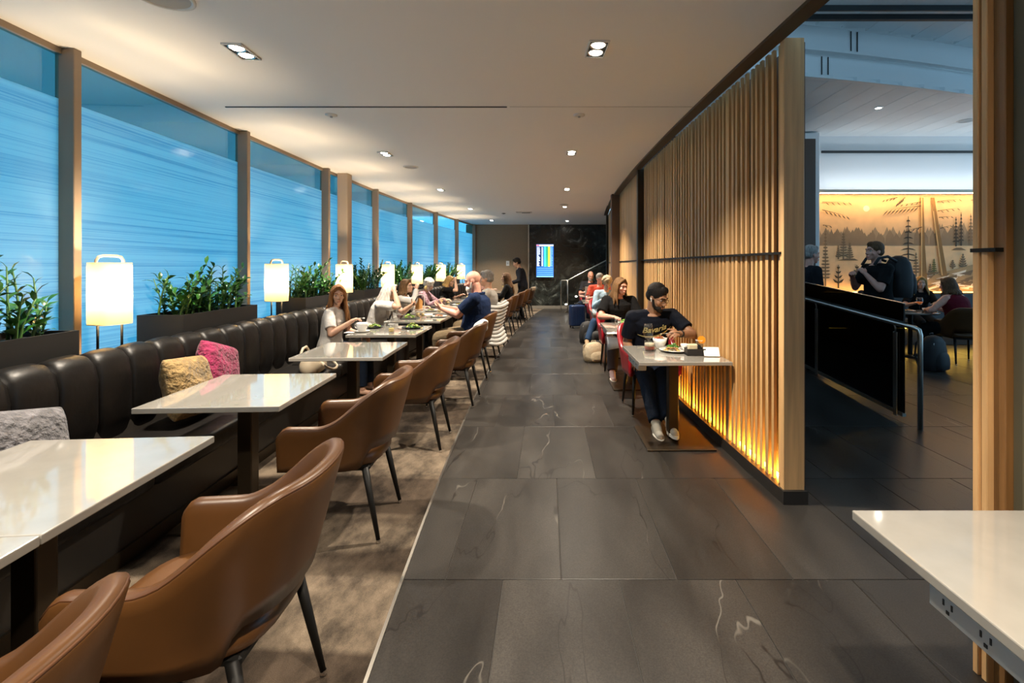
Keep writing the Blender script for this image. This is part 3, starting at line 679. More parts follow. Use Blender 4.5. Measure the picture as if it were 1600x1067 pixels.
def build_mural():
    m = thing('landscape_mural', 'wide sepia wall mural of firs, bare trunks and a pale lake', 'mural', (0,0,0))
    X0, X1, Z0, Z1, Y = 5.30, 9.4, .985, 2.92, 9.632
    def pm(n, c): return mat('mural_'+n, c, .8, nz=(5,.08))
    obj('canvas', G().box(((X0+X1)/2,Y,(Z0+Z1)/2),(X1-X0,.02,Z1-Z0)), pm('sky',(.78,.54,.29)), m)
    lay = [0]
    def flat(name, polys, c):
        lay[0] += 1; y = Y-.0115-lay[0]*.0009; g = G()
        for i, p in enumerate(polys): g.prism([(a,b) for a,b in p], .0002, M(((1,0,0,0),(0,0,1,y+i*.000012),(0,1,0,0),(0,0,0,1))))
        return obj(name, g, c, m)
    def q(px, py): return ((px-855)*Y/750, 1.5-(py-415)*Y/750)          # print layout on the flat canvas
    ink = pm('ink',(.045,.035,.022)); ink2 = pm('ink_mid',(.19,.135,.075)); ink3 = pm('ink_far',(.36,.27,.165)); trunk = pm('trunk',(.26,.15,.05)); gnd = pm('ground',(.42,.29,.14)); cream = pm('cream',(.86,.78,.62))
    flat('lake', [[(X0,q(0,383)[1]),(X1,q(0,383)[1]),(X1,q(0,412)[1]),(X0,q(0,412)[1])],[(X0,q(0,412)[1]),(X1,q(0,412)[1]),(X1,Z0),(X0,Z0)]], pm('lake',(.84,.58,.31)))
    c0 = q(1353,326); flat('sun', [[(c0[0]+.062*cos(a*pi/12),c0[1]+.062*sin(a*pi/12)) for a in range(24)]], cream)
    rr = random.Random(3); far = []; mid = []
    x = 1275
    while x < 1620:
        h = rr.uniform(16,30)*(1.25 if x > 1460 else 1); wd = rr.uniform(5,9); (far if rr.random() < .55 else mid).append([q(x-wd,383),q(x+wd,383),q(x+wd*.8,383-h*.6),q(x+wd*.3,383-h*.82),q(x,383-h),q(x-wd*.35,383-h*.8),q(x-wd*.85,383-h*.55)]); x += rr.uniform(3,6)
    flat('far_treeline', [[q(1275,384),q(1640,384),q(1640,368),q(1275,372)]]+far, ink3); flat('near_treeline', mid, pm('ink_wood',(.27,.20,.12)))
    def fir(px, py, h, wd, c, n=8, curl=.35):
        ps = [[q(px-1.2,py),q(px+1.2,py),q(px+.4,py-h),q(px-.4,py-h)]]
        for k in range(n):
            t = (k+.5)/n; yy = py-h*.12-h*.85*t; w_ = wd*(1-t*.85)*rr.uniform(.8,1.1)
            for s in (-1,1): ps.append([q(px,yy+1.0),q(px+s*w_*.6,yy-w_*curl*.3+1.2),q(px+s*w_,yy-w_*curl),q(px+s*w_*.55,yy-w_*curl*.5-1.4),q(px,yy-1.2)])
        flat('fir_tree', ps, c)
    for a in ((1289,447,86,9,ink2,14,.1),(1317,407,44,9,ink2,9,.2),(1327,407,28,8,ink2,7,.2),(1309,405,22,5,ink2,6,.2),(1309,450,36,10,ink,4,.7),(1338,452,38,13,ink,5,.6),(1418,420,82,17,ink,8,-.25),(1430,432,38,7,ink2,7,.1),(1458,430,26,8,pm('green',(.12,.13,.04)),7,-.3),(1452,436,24,6,ink2,6,.4),(1503,422,26,8,ink2,6,.5),(1487,420,14,6,ink2,4,.3),(1492,385,46,6,ink,7,-.2),(1500,384,52,5,ink,8,-.2),(1515,384,50,7,ink2,8,-.2)): fir(*a)
    flat('islet', [[q(1306,407),q(1322,403.5),(q(1334,404)),q(1340,407)],[q(1484,391),q(1492,387),q(1500,387),q(1508,391)]], ink2)
    flat('rocky_shore', [[q(1425,460),q(1432,440),q(1450,432),q(1475,425),q(1500,418),q(1540,408),q(1640,400),q(1640,460)]], gnd)
    sh = [[q(x,y),q(x+rr.uniform(8,26),y-rr.uniform(2,7)),q(x+rr.uniform(10,20),y+2)] for x,y in [(rr.uniform(1432,1530),rr.uniform(424,456)) for _ in range(40)]]
    flat('rock_highlights', sh[:20], cream); flat('rock_shadows', sh[20:], ink2)
    flat('tree_trunk', [[q(1436,441),q(1447,441),q(1443,380),q(1441,309),q(1436,309),q(1437,380)]], trunk); flat('tree_trunk', [[q(1468,432),q(1478,430),q(1466,360),q(1458,309),q(1453,309),q(1461,370)]], trunk)
    flat('trunk_highlight', [[q(1437,440),q(1439,440),q(1439,309),q(1437,309)],[q(1469,430),q(1471,430),q(1457,330),q(1455,330)]], pm('trunk_light',(.62,.42,.18)))
    lay[0] += 1
    for a, b, w_, n in (((1283,316),(1327,316),5,5),((1283,328),(1323,338),5,6),((1284,352),(1297,353),3,2),((1400,309),(1378,313),3,4),((1412,309),(1400,318),4,4),((1437,316),(1405,320),3,4),((1437,322),(1384,328),8,9),((1462,315),(1499,311),4,4),((1462,330),(1496,325),4,4),((1464,340),(1486,338),3,3),((1514,313),(1530,313),3,2),((1438,355),(1416,360),3,3),((1466,357),(1484,352),3,3)):
        A, B = V(a), V(b); dr = (B-A); L = dr.length; nn = V((-dr.y,dr.x)).normalized(); br = [[q(*(A+nn*.6)),q(*B),q(*(A-nn*.6))]]
        for k in range(n):
            p = A+dr*((k+.6)/n); t = p+dr.normalized()*w_*1.2+V((0,w_*1.1)); br.append([q(*p),q(*((p+t)/2+V((1.2,0)))),q(*t),q(*((p+t)/2-V((1.2,0))))])
        flat('fir_branch', br, ink)
build_hall()

# ------------------------------------------------------------------ far end: screen, stair, switch plates
def build_far():
    s = thing('departures_screen', 'tall wall-mounted flight information screen glowing blue on the dark stone', 'screen', (0,0,0))
    Y = 16.72; X0, X1, Z0, Z1 = -.40, .245, 1.07, 2.27
    obj('bezel', G().rbox(((X0+X1)/2,Y+.03,(Z0+Z1)/2),(X1-X0,.06,Z1-Z0),.01,1), darkp, s)
    obj('display', G().box(((X0+X1)/2,Y-.002,(Z0+Z1)/2),(X1-X0-.05,.006,Z1-Z0-.06)), emis('screen_blue',(.02,.10,.36),1.5), s)
    def bar(nm, x0, x1, z0, z1, m, k=1): obj(nm, G().box(((x0+x1)/2,Y-.006-.001*k,(z0+z1)/2),(x1-x0,.003,z1-z0)), m, s)
    wt = emis('screen_white',(.75,.85,1),1.3); te = emis('screen_teal',(.05,.6,.6),1.2); gn = emis('screen_green',(.02,.3,.16),1); ye = emis('screen_yellow',(.8,.75,.03),1.3); rd = emis('screen_red',(.9,.05,.04),1.2); lb = emis('screen_sky',(.2,.45,.85),1.2); nv = emis('screen_navy',(.01,.03,.12),.6)
    bar('title_bar', X0+.03, X1-.03, 2.18, 2.23, wt); bar('title_mark', X0+.03, X0+.13, 2.185, 2.225, rd, 2)
    bar('column_green', -.11, .03, 1.47, 2.16, gn); bar('column_teal', -.11, -.04, 1.47, 2.16, te, 2); bar('column_yellow', .03, .10, 1.47, 2.16, ye, 2); bar('column_navy', X0+.03, -.13, 1.47, 2.16, nv)
    r = random.Random(5)
    for k in range(15):
        z = 2.13-k*.045; w_ = r.uniform(.06,.12)
        bar('text_row', X0+.04, X0+.04+w_, z-.011, z+.011, wt, 3); bar('text_row', -.20, -.145, z-.011, z+.011, wt, 3); bar('text_row', .12, .12+w_*.6, z-.011, z+.011, lb, 3)
    for k in range(4): bar('footer_line', X0+.05, X1-.05, 1.40-k*.07, 1.408-k*.07, lb, 3)
    bar('footer_bar', X0+.03, X1-.03, 1.105, 1.135, lb, 3)
    for i, x in enumerate((-1.385,-1.07)):
        q = thing('switch_plate', 'small white wall plate on the brown far wall, '+('the left one' if i == 0 else 'the right one beside the waiter'), 'switch', (x,16.845,1.58)); obj('plate', G().rbox((0,0,0),(.11,.01,.17),.004,1), whitep, q); obj('rocker', G().rbox((0,-.008,0),(.04,.008,.07),.002,1), greyp, q)
    st = thing('staircase', 'stone stair rising to the right at the far end', 'stairs')
    for k in range(5): obj('step', G().box((1.25+k*.28+.5,16.0,.085+k*.17),(1.28,1.3,.17)), mat('stair_stone',(.13,.12,.10),.5), st)
    obj('stringer', G().prism([(.55,0),(.95,.0),(3.2,1.30),(3.2,1.56),(.62,.06)],.06,M(((1,0,0,0),(0,0,-1,15.35),(0,1,0,0),(0,0,0,1)))), mat('stringer_grey',(.26,.23,.18),.5), st)
    h = thing('stair_railing', 'slim pale steel handrail climbing the far stair', 'railing')
    obj('handrail', G().tube([(.44,15.27,.05),(.44,15.27,1.0),(.46,15.27,1.03),(.64,15.27,1.03),(.67,15.27,1.04),(2.9,15.27,2.2)],.017,8), steel, h, smooth=True); obj('post', G().tube([(.65,15.27,.02),(.65,15.27,1.03)],.016,8), steel, h, smooth=True)
    obj('post', G().tube([(1.9,15.27,.8),(1.9,15.27,1.68)],.016,8), steel, h, smooth=True)
    for i, (x, z) in enumerate(((.92,.52),(.60,.27))):
        q = thing('step_light', 'small round glowing light at the foot of the far stair, '+('upper one' if i == 0 else 'lower one'), 'light', (x,15.27,z)); obj('ring', G().lathe([(.045,0),(.045,.02),(.035,.025)],16).v and G().ell((0,0,0),(.05,.03,.035)), steel, q, smooth=True); obj('lens', G().ell((0,-.022,0),(.035,.015,.022)), emis('step_lens',(1,.95,.85),6), q, smooth=True)
build_far()

# ------------------------------------------------------------------ soft things on the banquette
def pillow(name, label, loc, size, thick, rot, m):
    g = G(); n = 14; rs = []
    def pt(u, v, s):
        e = 1-.07*(1-abs(u)**2)*abs(v)**4; f = 1-.07*(1-abs(v)**2)*abs(u)**4
        h = ((1-u**4)*(1-v**4))**.55
        return V((s*thick*h, u*size[0]/2*e, v*size[1]/2*f))
    for s in (1,-1):
        vs = [pt(-1+2*i/n,-1+2*j/n,s) for i in range(n+1) for j in range(n+1)]
        g.add(vs, [(i*(n+1)+j,(i+1)*(n+1)+j,(i+1)*(n+1)+j+1,i*(n+1)+j+1) for i in range(n) for j in range(n)])
    o = obj(name, g, m, loc=loc, smooth=True); o.rotation_euler = rot
    bm = bmesh.new(); bm.from_mesh(o.data); bmesh.ops.remove_doubles(bm, verts=bm.verts, dist=.0005); bmesh.ops.recalc_face_normals(bm, faces=bm.faces)
    for v in bm.verts: v.co += V((1,0,0))*noise.noise(v.co*9+V(loc))*.012
    bm.to_mesh(o.data); bm.free(); subsurf(o,1)
    return tag(o, label, 'cushion')
def fuzzy(n, c): return mat(n, c, .9, nz=(16,.5), bump=(34,.9,.03), sheen=.15)
def build_soft():
    pillow('cushion','fuzzy golden tan cushion leaning on the black banquette', P(.82,3.24,.685),(.42,.42),.085,(R(-6),R(-14),R(6)), fuzzy('tan_plush',(.26,.17,.065)))
    pillow('cushion','fuzzy magenta cushion behind the tan one on the banquette', P(.75,3.66,.715),(.40,.40),.085,(R(-20),R(-12),R(2)), fuzzy('magenta_plush',(.22,.012,.06)))
    pillow('cushion','fuzzy dark grey cushion at the left edge, behind the nearest table', P(.86,2.09,.67),(.42,.42),.09,(R(-12),R(-16),R(0)), fuzzy('grey_plush',(.13,.125,.135)))
    b = thing('handbag', 'beige leather handbag with round handles on the banquette seat', 'bag', P(1.0,4.72,.462), R(12))
    be = mat('beige_leather',(.50,.42,.31),.5,bump=(40,.2,.005))
    g = G()
    g.rings([[V((.12*k*cos(a)*(1 if abs(cos(a))<.9 else .97), .21*k2*sin(a), z)) for a in [2*pi*j/24 for j in range(24)]] for k,k2,z in ((.7,.9,0),(1,1,.03),(.95,1,.09),(.7,.92,.15),(.35,.82,.175))])
    obj('body', g, be, b, smooth=True)
    for s in (-1,1): obj('handle', G().tube([(.10,-.13,.11),(.16,-.145,.06),(.20,-.09,.03),(.21,0,.025),(.20,.09,.03),(.16,.145,.06),(.10,.13,.11)] if s > 0 else [(-.06,-.12,.15),(-.08,-.12,.2),(-.08,-.06,.235),(-.08,.06,.235),(-.08,.12,.2),(-.06,.12,.15)],.012,10), be, b, smooth=True)
    obj('zip', G().tube([(0,-.16,.176),(0,.16,.176)],.005,6), steel, b, smooth=True)
build_soft()
def chair_drape(name, label, cat, x, y, rz, s0, s1, zin, zout, m, th_=.008):
    sec = CH_SECTION; g = G(); rs = []
    n = 18
    for k in range(n+1):
        s = s0+(s1-s0)*k/n; sg = 1
        if s > 1: s = 2-s; sg = -1
        r = sec(s, sg); outp = list(reversed(r[:7])); inp = r[10:]           # top to bottom, outer and inner
        top = r[7:10]
        def along(ps, L):
            res = []; acc = 0
            for a, b in zip(ps, ps[1:]):
                seg = (b-a).length
                if acc+seg > L: res.append(a.lerp(b,(L-acc)/max(seg,1e-6))); return res
                res.append(b); acc += seg
            return res
        wob = .03*sin(k*1.3)
        def res(ps, cnt):
            L = [0]
            for a, b in zip(ps, ps[1:]): L.append(L[-1]+(b-a).length)
            out = []
            for j in range(cnt):
                t = L[-1]*j/(cnt-1)
                for i in range(len(ps)-1):
                    if t <= L[i+1]+1e-9: out.append(ps[i].lerp(ps[i+1],(t-L[i])/max(L[i+1]-L[i],1e-9))); break
            return out
        po = [outp[0]]+along([outp[0]]+outp[1:], zout+wob); pi_ = [inp[0]]+along([inp[0]]+inp[1:], zin+wob)
        path = res(list(reversed(po))+[top[0],top[1],top[2]]+pi_, 16); c = sum(path,V())/len(path)
        cc = V((c.x,c.y,0)); mid = r[8]
        ring = []
        for i, p in enumerate(path):
            t = path[min(i+1,15)]-path[max(i-1,0)]; side = path[0]-path[-1]
            nrm = (p-V((mid.x,mid.y,p.z if p.z < .8 else .8))); nrm = nrm.normalized() if nrm.length > 1e-4 else V((0,0,1))
            ring.append((p+nrm*.006, p+nrm*(.006+th_)))
        rs.append([a for a,_ in ring]+[b for _,b in reversed(ring)])
    g.rings(rs); o = obj(name, g, m, loc=(x,y,.004), rz=rz, smooth=True); return tag(o, label, cat)
def build_drapes():
    chair_drape('napkin','white cloth napkin draped over the empty tan chair in front of the bald man','napkin', ax(5.28)+2.29, 5.28, -th(5.28), 1.02, 1.36, .10, .13, whitecloth)
    chair_drape('shawl','pale cloth hung over the last tan chair by the screen','cloth', ax(14)+2.27, 14, -th(14), .72, .95, .1, .25, mat('pale_cloth',(.62,.5,.36),.9))
    j = thing('puffer_jacket', 'pale grey quilted puffer jacket hung over the tan chair of the grey-haired man', 'jacket', (ax(7.85)+2.27,7.85,.004), -th(7.85))
    jm = mat('jacket_nylon',(.42,.41,.39),.5,bump=(24,.3,.02)); dk = mat('jacket_seam',(.16,.155,.15),.7)
    zs = [.86-.058*k for k in range(11)]
    inner = []
    for k, z in enumerate(zs):
        pts = []
        for i in range(25):
            s = .50+1.0*i/24; sg = 1
            if s > 1: s = 2-s; sg = -1
            r = CH_SECTION(s, sg); zz = min(max(z,r[0].z),r[6].z); a = min(r[:7], key=lambda p: abs(p.z-zz)); c = V((a.x*1.0,a.y,0)); flare = .03+.10*max(0,(.5-z))/.3
            n_ = V((a.x+.05,a.y*.8,0)).normalized(); pts.append(V((a.x,a.y,z-.02*sin(i/24*pi*3)))+n_*flare)
        obj('quilt_row', G().tube(pts, [.012]+[.031]*23+[.012], 8), jm, j, smooth=True); inner.append(pts)
    obj('lining', G().rings([[p for p in pts] for pts in inner],cap=False,closed=False), dk, j, smooth=True)
    obj('collar', G().tube([p+V((-.03,0,.035)) for p in inner[0][5:20]],.022,8), jm, j, smooth=True)
build_drapes()

# ------------------------------------------------------------------ tabletop things
def on(px, py, z=.742): d = (1.5-z)*750/(py-415); return V(((px-855)*d/750, d, z+.004))
def rev(profile, n=28): return G().lathe(profile, n)
def tumbler(label, p, r=.034, h=.10, drink=None, fill=.4, group='drinking glasses'):
    t = thing('tumbler', label, 'glass', p, 0, group); obj('wall', rev([(.0005,.002),(r*.85,.002),(r,h),(r-.002,h),(r*.85-.002,.008),(.0005,.008)]), tumbler_m, t, smooth=True)
    obj('rim', rev([(r-.0025,h),(r-.001,h+.0015),(r+.0005,h)]), whitep, t, smooth=True)
    if drink: obj('drink', rev([(.0005,.009),(r*.83,.009),(r*.85,h*fill),(.0005,h*fill)]), drink, t, smooth=True)
    return t
def wineglass(label, p, h=.23, r=.04, drink=None, rz=None):
    t = thing('wine_glass', label, 'wine glass', p, 0, 'wine glasses'); s = h*.42
    obj('foot', rev([(.0005,.004),(.034,.001),(.034,.003),(.006,.008),(.0035,.02),(.0035,s-.01),(.008,s)]), tumbler_m, t, smooth=True)
    obj('bowl', rev([(.004,s),(r*.75,s+.025),(r,s+.06),(r*.92,s+.1),(r*.78,h),(r*.78-.0015,h),(r*.9,s+.1),(r-.003,s+.06),(r*.7,s+.028),(.0005,s+.006)]), tumbler_m, t, smooth=True)
    if drink: obj('wine', rev([(.0005,s+.007),(r*.68,s+.028),(r*.95,s+.055),(.0005,s+.055)]), drink, t, smooth=True)
    return t
def plate(label, p, r, m, square=False):
    if square: g = G().rbox((0,0,.008),(2*r,2*r*.8,.012),.005,2)
    else: g = rev([(.0005,.001),(r*.6,.001),(r*.75,.006),(r,.016),(r,.019),(r*.74,.010),(r*.6,.006),(.0005,.006)])
    return tag(obj('plate', g, m, loc=p, smooth=not square), label, 'plate')
def bowl(label, p, r, h, m, name='bowl', cat='bowl'):
    return tag(obj(name, rev([(.0005,.0),(r*.45,.0),(r*.5,.006),(r*.85,h*.55),(r,h),(r-.004,h),(r*.82,h*.57),(r*.4,.012),(.0005,.010)]), m, loc=p, smooth=True), label, cat)
def heap(name, label, p, r, h, cols, seed, cat='food', n=26):
    rn = random.Random(seed); root = None
    for ci, m in enumerate(cols):
        g = G()
        for k in range(n//len(cols)):
            a = rn.uniform(0,6.28); q = r*sqrt(rn.random()); z = h*(1-(q/r)**2)*rn.uniform(.5,1)+.006
            Rm = M.Rotation(rn.uniform(0,6),3,'Z') @ M.Rotation(rn.uniform(-.9,.9),3,'X'); g.ell((q*cos(a),q*sin(a),z),(r*.34,r*.2,.006),Rm,8,5)
        o = obj(name if root is None else 'garnish', g, m, root, loc=p if root is None else None, smooth=True)
        o['kind'] = 'stuff'
        if root is None: root = tag(o, label, cat, kind='stuff')
    return root
def cutlery(name, label, a, b, r=.004):
    a, b = V(a), V(b); t = thing(name, label, name, a); dr = b-a
    obj('handle', G().tube([V((0,0,0)),dr*.55,dr*.72],[r,r*.8,r*.6],8), steel, t, smooth=True)
    e = dr.normalized(); s = e.cross(V((0,0,1))).normalized()
    if name == 'fork':
        obj('neck', G().rbox(dr*.78,(.018,.018,.004),.0015,1), steel, t)
        for k in (-1,0,1): obj('tine', G().tube([dr*.8+s*k*.006,dr+s*k*.006],.0015,6), steel, t, smooth=True)
    else: obj('head', G().ell(dr*.88,(.018,.012,.006)), steel, t, smooth=True)
    return t
wine_r = mat('red_wine',(.05,.004,.006),.1); wine_w = mat('white_wine',(.8,.6,.22),.1); water = mat('amber_drink',(.55,.42,.2),.1); spritz = mat('orange_spritz',(.9,.22,.02),.1,emit=((.9,.2,.02),.12))  # the spritz is given a faint glow of its own
egg = mat('omelette',(.55,.34,.09),.5,nz=(30,.3)); redfood = mat('red_sauce',(.42,.06,.02),.5,nz=(40,.4)); brownfood = mat('brown_food',(.22,.10,.03),.6); yel = mat('pale_leaf',(.36,.40,.10),.5); pinkf = mat('pink_salmon',(.55,.2,.14),.5)
def build_tabletop():
    # table of the woman in the white tee
    p = on(565.5,519); tag(obj('saucer', rev([(.0005,0),(.05,0),(.088,.012),(.088,.015),(.05,.005),(.0005,.004)]), china, loc=p, smooth=True), 'white saucer under the big white cup', 'saucer')
    c = thing('cup', 'big white bowl-shaped cup on a saucer before the woman in the white tee', 'cup', p+V((0,0,.005))); obj('bowl', rev([(.0005,0),(.032,0),(.04,.008),(.06,.05),(.066,.10),(.062,.10),(.056,.05),(.036,.014),(.0005,.012)]), china, c, smooth=True); obj('cup_handle', G().tube([(-.055,.01,.085),(-.085,.02,.08),(-.09,.02,.055),(-.075,.015,.035),(-.055,.01,.035)],.006,8), china, c, smooth=True)
    q = on(585,512.8); plate('small black plate behind the big white cup', q, .10, blackplate); heap('salad','green salad on the black plate behind the cup', q+V((0,0,.008)), .065, .045, [saladm,yel], 1)
    q = on(644.6,513.3); plate('black plate with salad on the aisle side of the same table', q, .128, blackplate); heap('salad','heaped green salad on the aisle-side black plate', q+V((0,0,.008)), .075, .055, [saladm,yel], 2)
    tumbler('empty water glass beside the big cup', on(604.5,518.5), .033, .115); tumbler('squat glass of pale amber drink right of the empty water glass', on(611.5,520), .036,.095,wine_w,.55)
    wineglass('tall wine glass with red wine between the two black plates', on(625,514), .25, .042, wine_r)
    tag(obj('napkin', pil_cloth(.1,.07), whitecloth, loc=on(546,521), smooth=True), 'crumpled white napkin by the hand of the woman in the white tee', 'napkin')
    cutlery('knife','steel knife lying on the table of the woman in the white tee', on(622,522)+V((0,0,.005)), on(640,518)+V((0,0,.005)))
    # table of the grey-haired woman and the bald man
    q = on(639.5,498.3); plate('square black plate before the grey-haired woman', q, .13, blackplate, True); heap('salad','green leaves on the square black plate', q+V((0,0,.014)), .07,.05,[saladm,yel],3)
    tumbler('glass of amber drink left of its twin, before the bald man', on(653,496.5),.036,.115,water,.6); tumbler('glass of amber drink right of its twin, before the bald man', on(661,495.5),.036,.115,water,.5)
    bowl('small white bowl beside the two amber glasses', on(669.5,496.2), .066,.05,china); q = on(686,495.5); plate('white plate with pink food before the bald man', q, .12, china); heap('fish','pink fish pieces on the plate of the bald man', q+V((0,0,.008)), .06,.02,[pinkf,brownfood],4)
    a = thing('card_stand', 'clear upright stand with an orange and wood card, between diners', 'sign', on(654.5,487)); obj('frame', G().tube([(-.09,0,0),(-.09,0,.25),(-.07,0,.275),(.07,0,.275),(.09,0,.25),(.09,0,0)],.006,8), whitep, a, smooth=True); obj('foot', G().rbox((0,0,.005),(.2,.08,.01),.003,1), whitep, a)
    obj('card', G().prism([(-.06,.01),(.06,.01),(.06,.14)]+[(.065*cos(k*pi/10),.15+.065*sin(k*pi/10)) for k in range(11)]+[(-.06,.14)],.004,M(((1,0,0,0),(0,0,-1,.002),(0,1,0,0),(0,0,0,1)))), mat('card_orange',(.62,.30,.09),.6), a)
    # farther tables on the left
    items = [(8.1,-.12,-.1,'p'),(8.15,.18,.12,'b'),(8.0,.08,-.25,'g'),(8.25,-.05,.2,'w'),(9.3,.1,-.15,'p'),(9.4,-.18,.1,'g'),(9.35,.22,.15,'w'),(10.6,.05,0,'p'),(10.7,.2,.2,'g'),(11.85,-.1,0,'p'),(11.9,.15,.1,'w'),(13.1,0,.05,'p'),(14.3,.1,.1,'w')]
    nm = {8:'the table of the grey-sweatered man',9:'the table of the white-haired woman',10:'the table of the blonde woman',11:'the table of the long-haired woman',13:'the far table by the waiter',14:'the last left table'}
    for d, dx, dy, k in items:
        p = V((ax(d)+1.50+dx, d+dy, .746)); l = nm[int(d)]
        if k == 'p': plate('white plate on '+l, p, .13, china); heap('food','brown food on the white plate on '+l, p+V((0,0,.008)),.06,.025,[brownfood,saladm],int(d*7))
        elif k == 'b': bowl('white bowl on '+l, p, .07,.05,china)
        elif k == 'g': tumbler('small tumbler on '+l, p,.035,.1,water,.4)
        else: wineglass('wine glass with pale wine on '+l, p, .22,.04,wine_w)
    # table of the man in the printed tee
    wineglass('empty wine glass on the table of the man in the printed tee', on(1013,551.5), .25,.043)
    j = thing('parfait_jar', 'small glass jar of layered red and white parfait beside the wine glass', 'jar', on(1015,547.5)); obj('jar_wall', rev([(.0005,0),(.046,0),(.048,.01),(.048,.07),(.044,.085),(.042,.085),(.045,.07),(.045,.006),(.0005,.004)]), tumbler_m, j, smooth=True); obj('fruit_layer', rev([(.0005,.006),(.043,.006),(.044,.035),(.0005,.035)]), redfood, j, smooth=True); obj('cream_layer', rev([(.0005,.0355),(.0435,.0355),(.043,.062),(.0005,.066)]), mat('cream_food',(.75,.65,.48),.6), j, smooth=True)
    q = on(1031,544.5); bowl('white bowl of red stew with a fork over it', q, .066,.092,china); heap('stew','red stew heaped in the white bowl', q+V((0,0,.075)),.05,.03,[redfood,brownfood],8)
    q = on(1054,549); plate('white dinner plate with omelette and greens', q, .135, china); heap('omelette','golden omelette slices on the dinner plate', q+V((-.03,-.025,.008)),.065,.022,[egg,brownfood],9,n=16); heap('greens','dark green leaves behind the omelette', q+V((0,.06,.008)),.055,.05,[saladm,leafm],10)
    bowl('small white ramekin on the edge of the dinner plate', q+V((.085,-.01,.018)), .036,.046,china,'ramekin','ramekin')
    c = thing('condiment_caddy', 'black condiment caddy near the wall edge of the table', 'caddy', on(1088,556)+V((0,.04,0)))
    obj('tray', G().box((0,0,.004),(.155,.10,.008)), darkp, c)
    for a, b in (((0,-.048,.03),(.155,.005,.05)),((0,.048,.03),(.155,.005,.05)),((-.075,0,.03),(.005,.1,.05)),((.075,0,.03),(.005,.1,.05))): obj('side', G().box(a,b), darkp, c)
    obj('divider', G().box((.035,0,.045),(.005,.09,.08)), darkp, c); obj('packets', G().rbox((-.02,0,.055),(.08,.05,.07),.008,1), mat('packets_cream',(.6,.52,.34),.6), c)
    t = tumbler('stemless glass with an orange slice in the black caddy', on(1088,556)+V((.035,.035,.012)), .03,.11)
    o = tag(obj('orange_slice', G().lathe([(.0005,-.004),(.033,-.004),(.033,.004),(.0005,.004)],20), mat('orange_flesh',(.85,.30,.02),.4), loc=on(1088,556)+V((.055,.035,.125)), smooth=False), 'orange slice on the rim of the glass in the caddy', 'fruit'); o.rotation_euler = (R(80),R(10),0)
    n = thing('folded_menu', 'white folded card lying by the slat wall on the table', 'menu', V((1.375,4.03,.746)), R(-8)); obj('front_leaf', G().box((0,-.022,.035),(.125,.003,.085),M.Rotation(R(-38),3,'X')), whitecloth, n); obj('back_leaf', G().box((0,.03,.035),(.125,.003,.085),M.Rotation(R(38),3,'X')), whitecloth, n)
    tag(obj('phone', G().rbox((0,0,.006),(.075,.15,.009),.003,2), darkp, loc=V((1.215,4.36,.746)), rz=.3), 'black phone lying between the caddy and the white card', 'phone')
    # right tables behind
    tumbler('glass of water before the woman in the black tee', on(965.5,508.5),.042,.09,None); q = on(978,506); plate('white plate before the woman in the black tee', q,.11,china); heap('salad','bright green salad before the woman in the black tee', q+V((0,0,.008)),.07,.05,[mat('bright_leaf',(.16,.34,.03),.5),saladm],12)
    s = G(); rs = []
    for i in range(13):
        t = i/12; x = .70+.52*t; rs.append([V((x, 5.60-.02*sin(t*9), .66-.02*t)),V((x, 5.575-.015*sin(t*9),.60)),V((x,5.56-.02*sin(t*7),.52+.03*sin(t*5))),V((x,5.566-.02*sin(t*7),.52+.03*sin(t*5))),V((x,5.581-.015*sin(t*9),.60)),V((x,5.61-.02*sin(t*9),.667-.02*t))])
    tag(obj('lap_cloth', s.rings(rs), mat('grey_cloth',(.30,.33,.36),.9), smooth=True), 'grey-blue cloth hanging from the table edge before the woman in the black tee', 'cloth')
    tag(obj('paper_napkin', pil_cloth(.16,.1), whitecloth, loc=V((.78,5.62,.70)), smooth=True), 'white paper napkin on the socket box of the second right table', 'napkin')
    for x, d, k, l in ((.88,10.25,'w','tall wine glass before the person in red'),(.98,10.1,'t','water tumbler before the person in red'),(.93,12.05,'w','wine glass before the bald man with the laptop'),(1.06,10.45,'b','white bowl before the person in red')):
        p = V((x,d,.742))
        if k == 'w': wineglass(l, p, .22,.042)
        elif k == 't': tumbler(l, p)
        else: bowl(l, p, .07,.05,china)
    L = thing('laptop', 'open grey laptop seen from behind on the farthest right table', 'laptop', (1.12,12.2,.743)); obj('keyboard_deck', G().rbox((0,.12,.008),(.33,.23,.014),.004,1), steel, L); obj('lid', G().rbox((0,-.03,.12),(.33,.008,.22),.003,1,M.Rotation(R(12),3,'X')), greyp, L)
def pil_cloth(a, b):
    g = G(); n = 8; rn = random.Random(int(a*1000)); H = {}
    for s in (0,1):
        vs = [V((a*(i/n-.5), b*(j/n-.5), .004+.022*abs(noise.noise(V((i*.5,j*.5,a*9))))*(1 if 0<i<n and 0<j<n else .3)+s*.003)) for i in range(n+1) for j in range(n+1)]
        g.add(vs, [(i*(n+1)+j,(i+1)*(n+1)+j,(i+1)*(n+1)+j+1,i*(n+1)+j+1) for i in range(n) for j in range(n)])
    return g
build_tabletop()

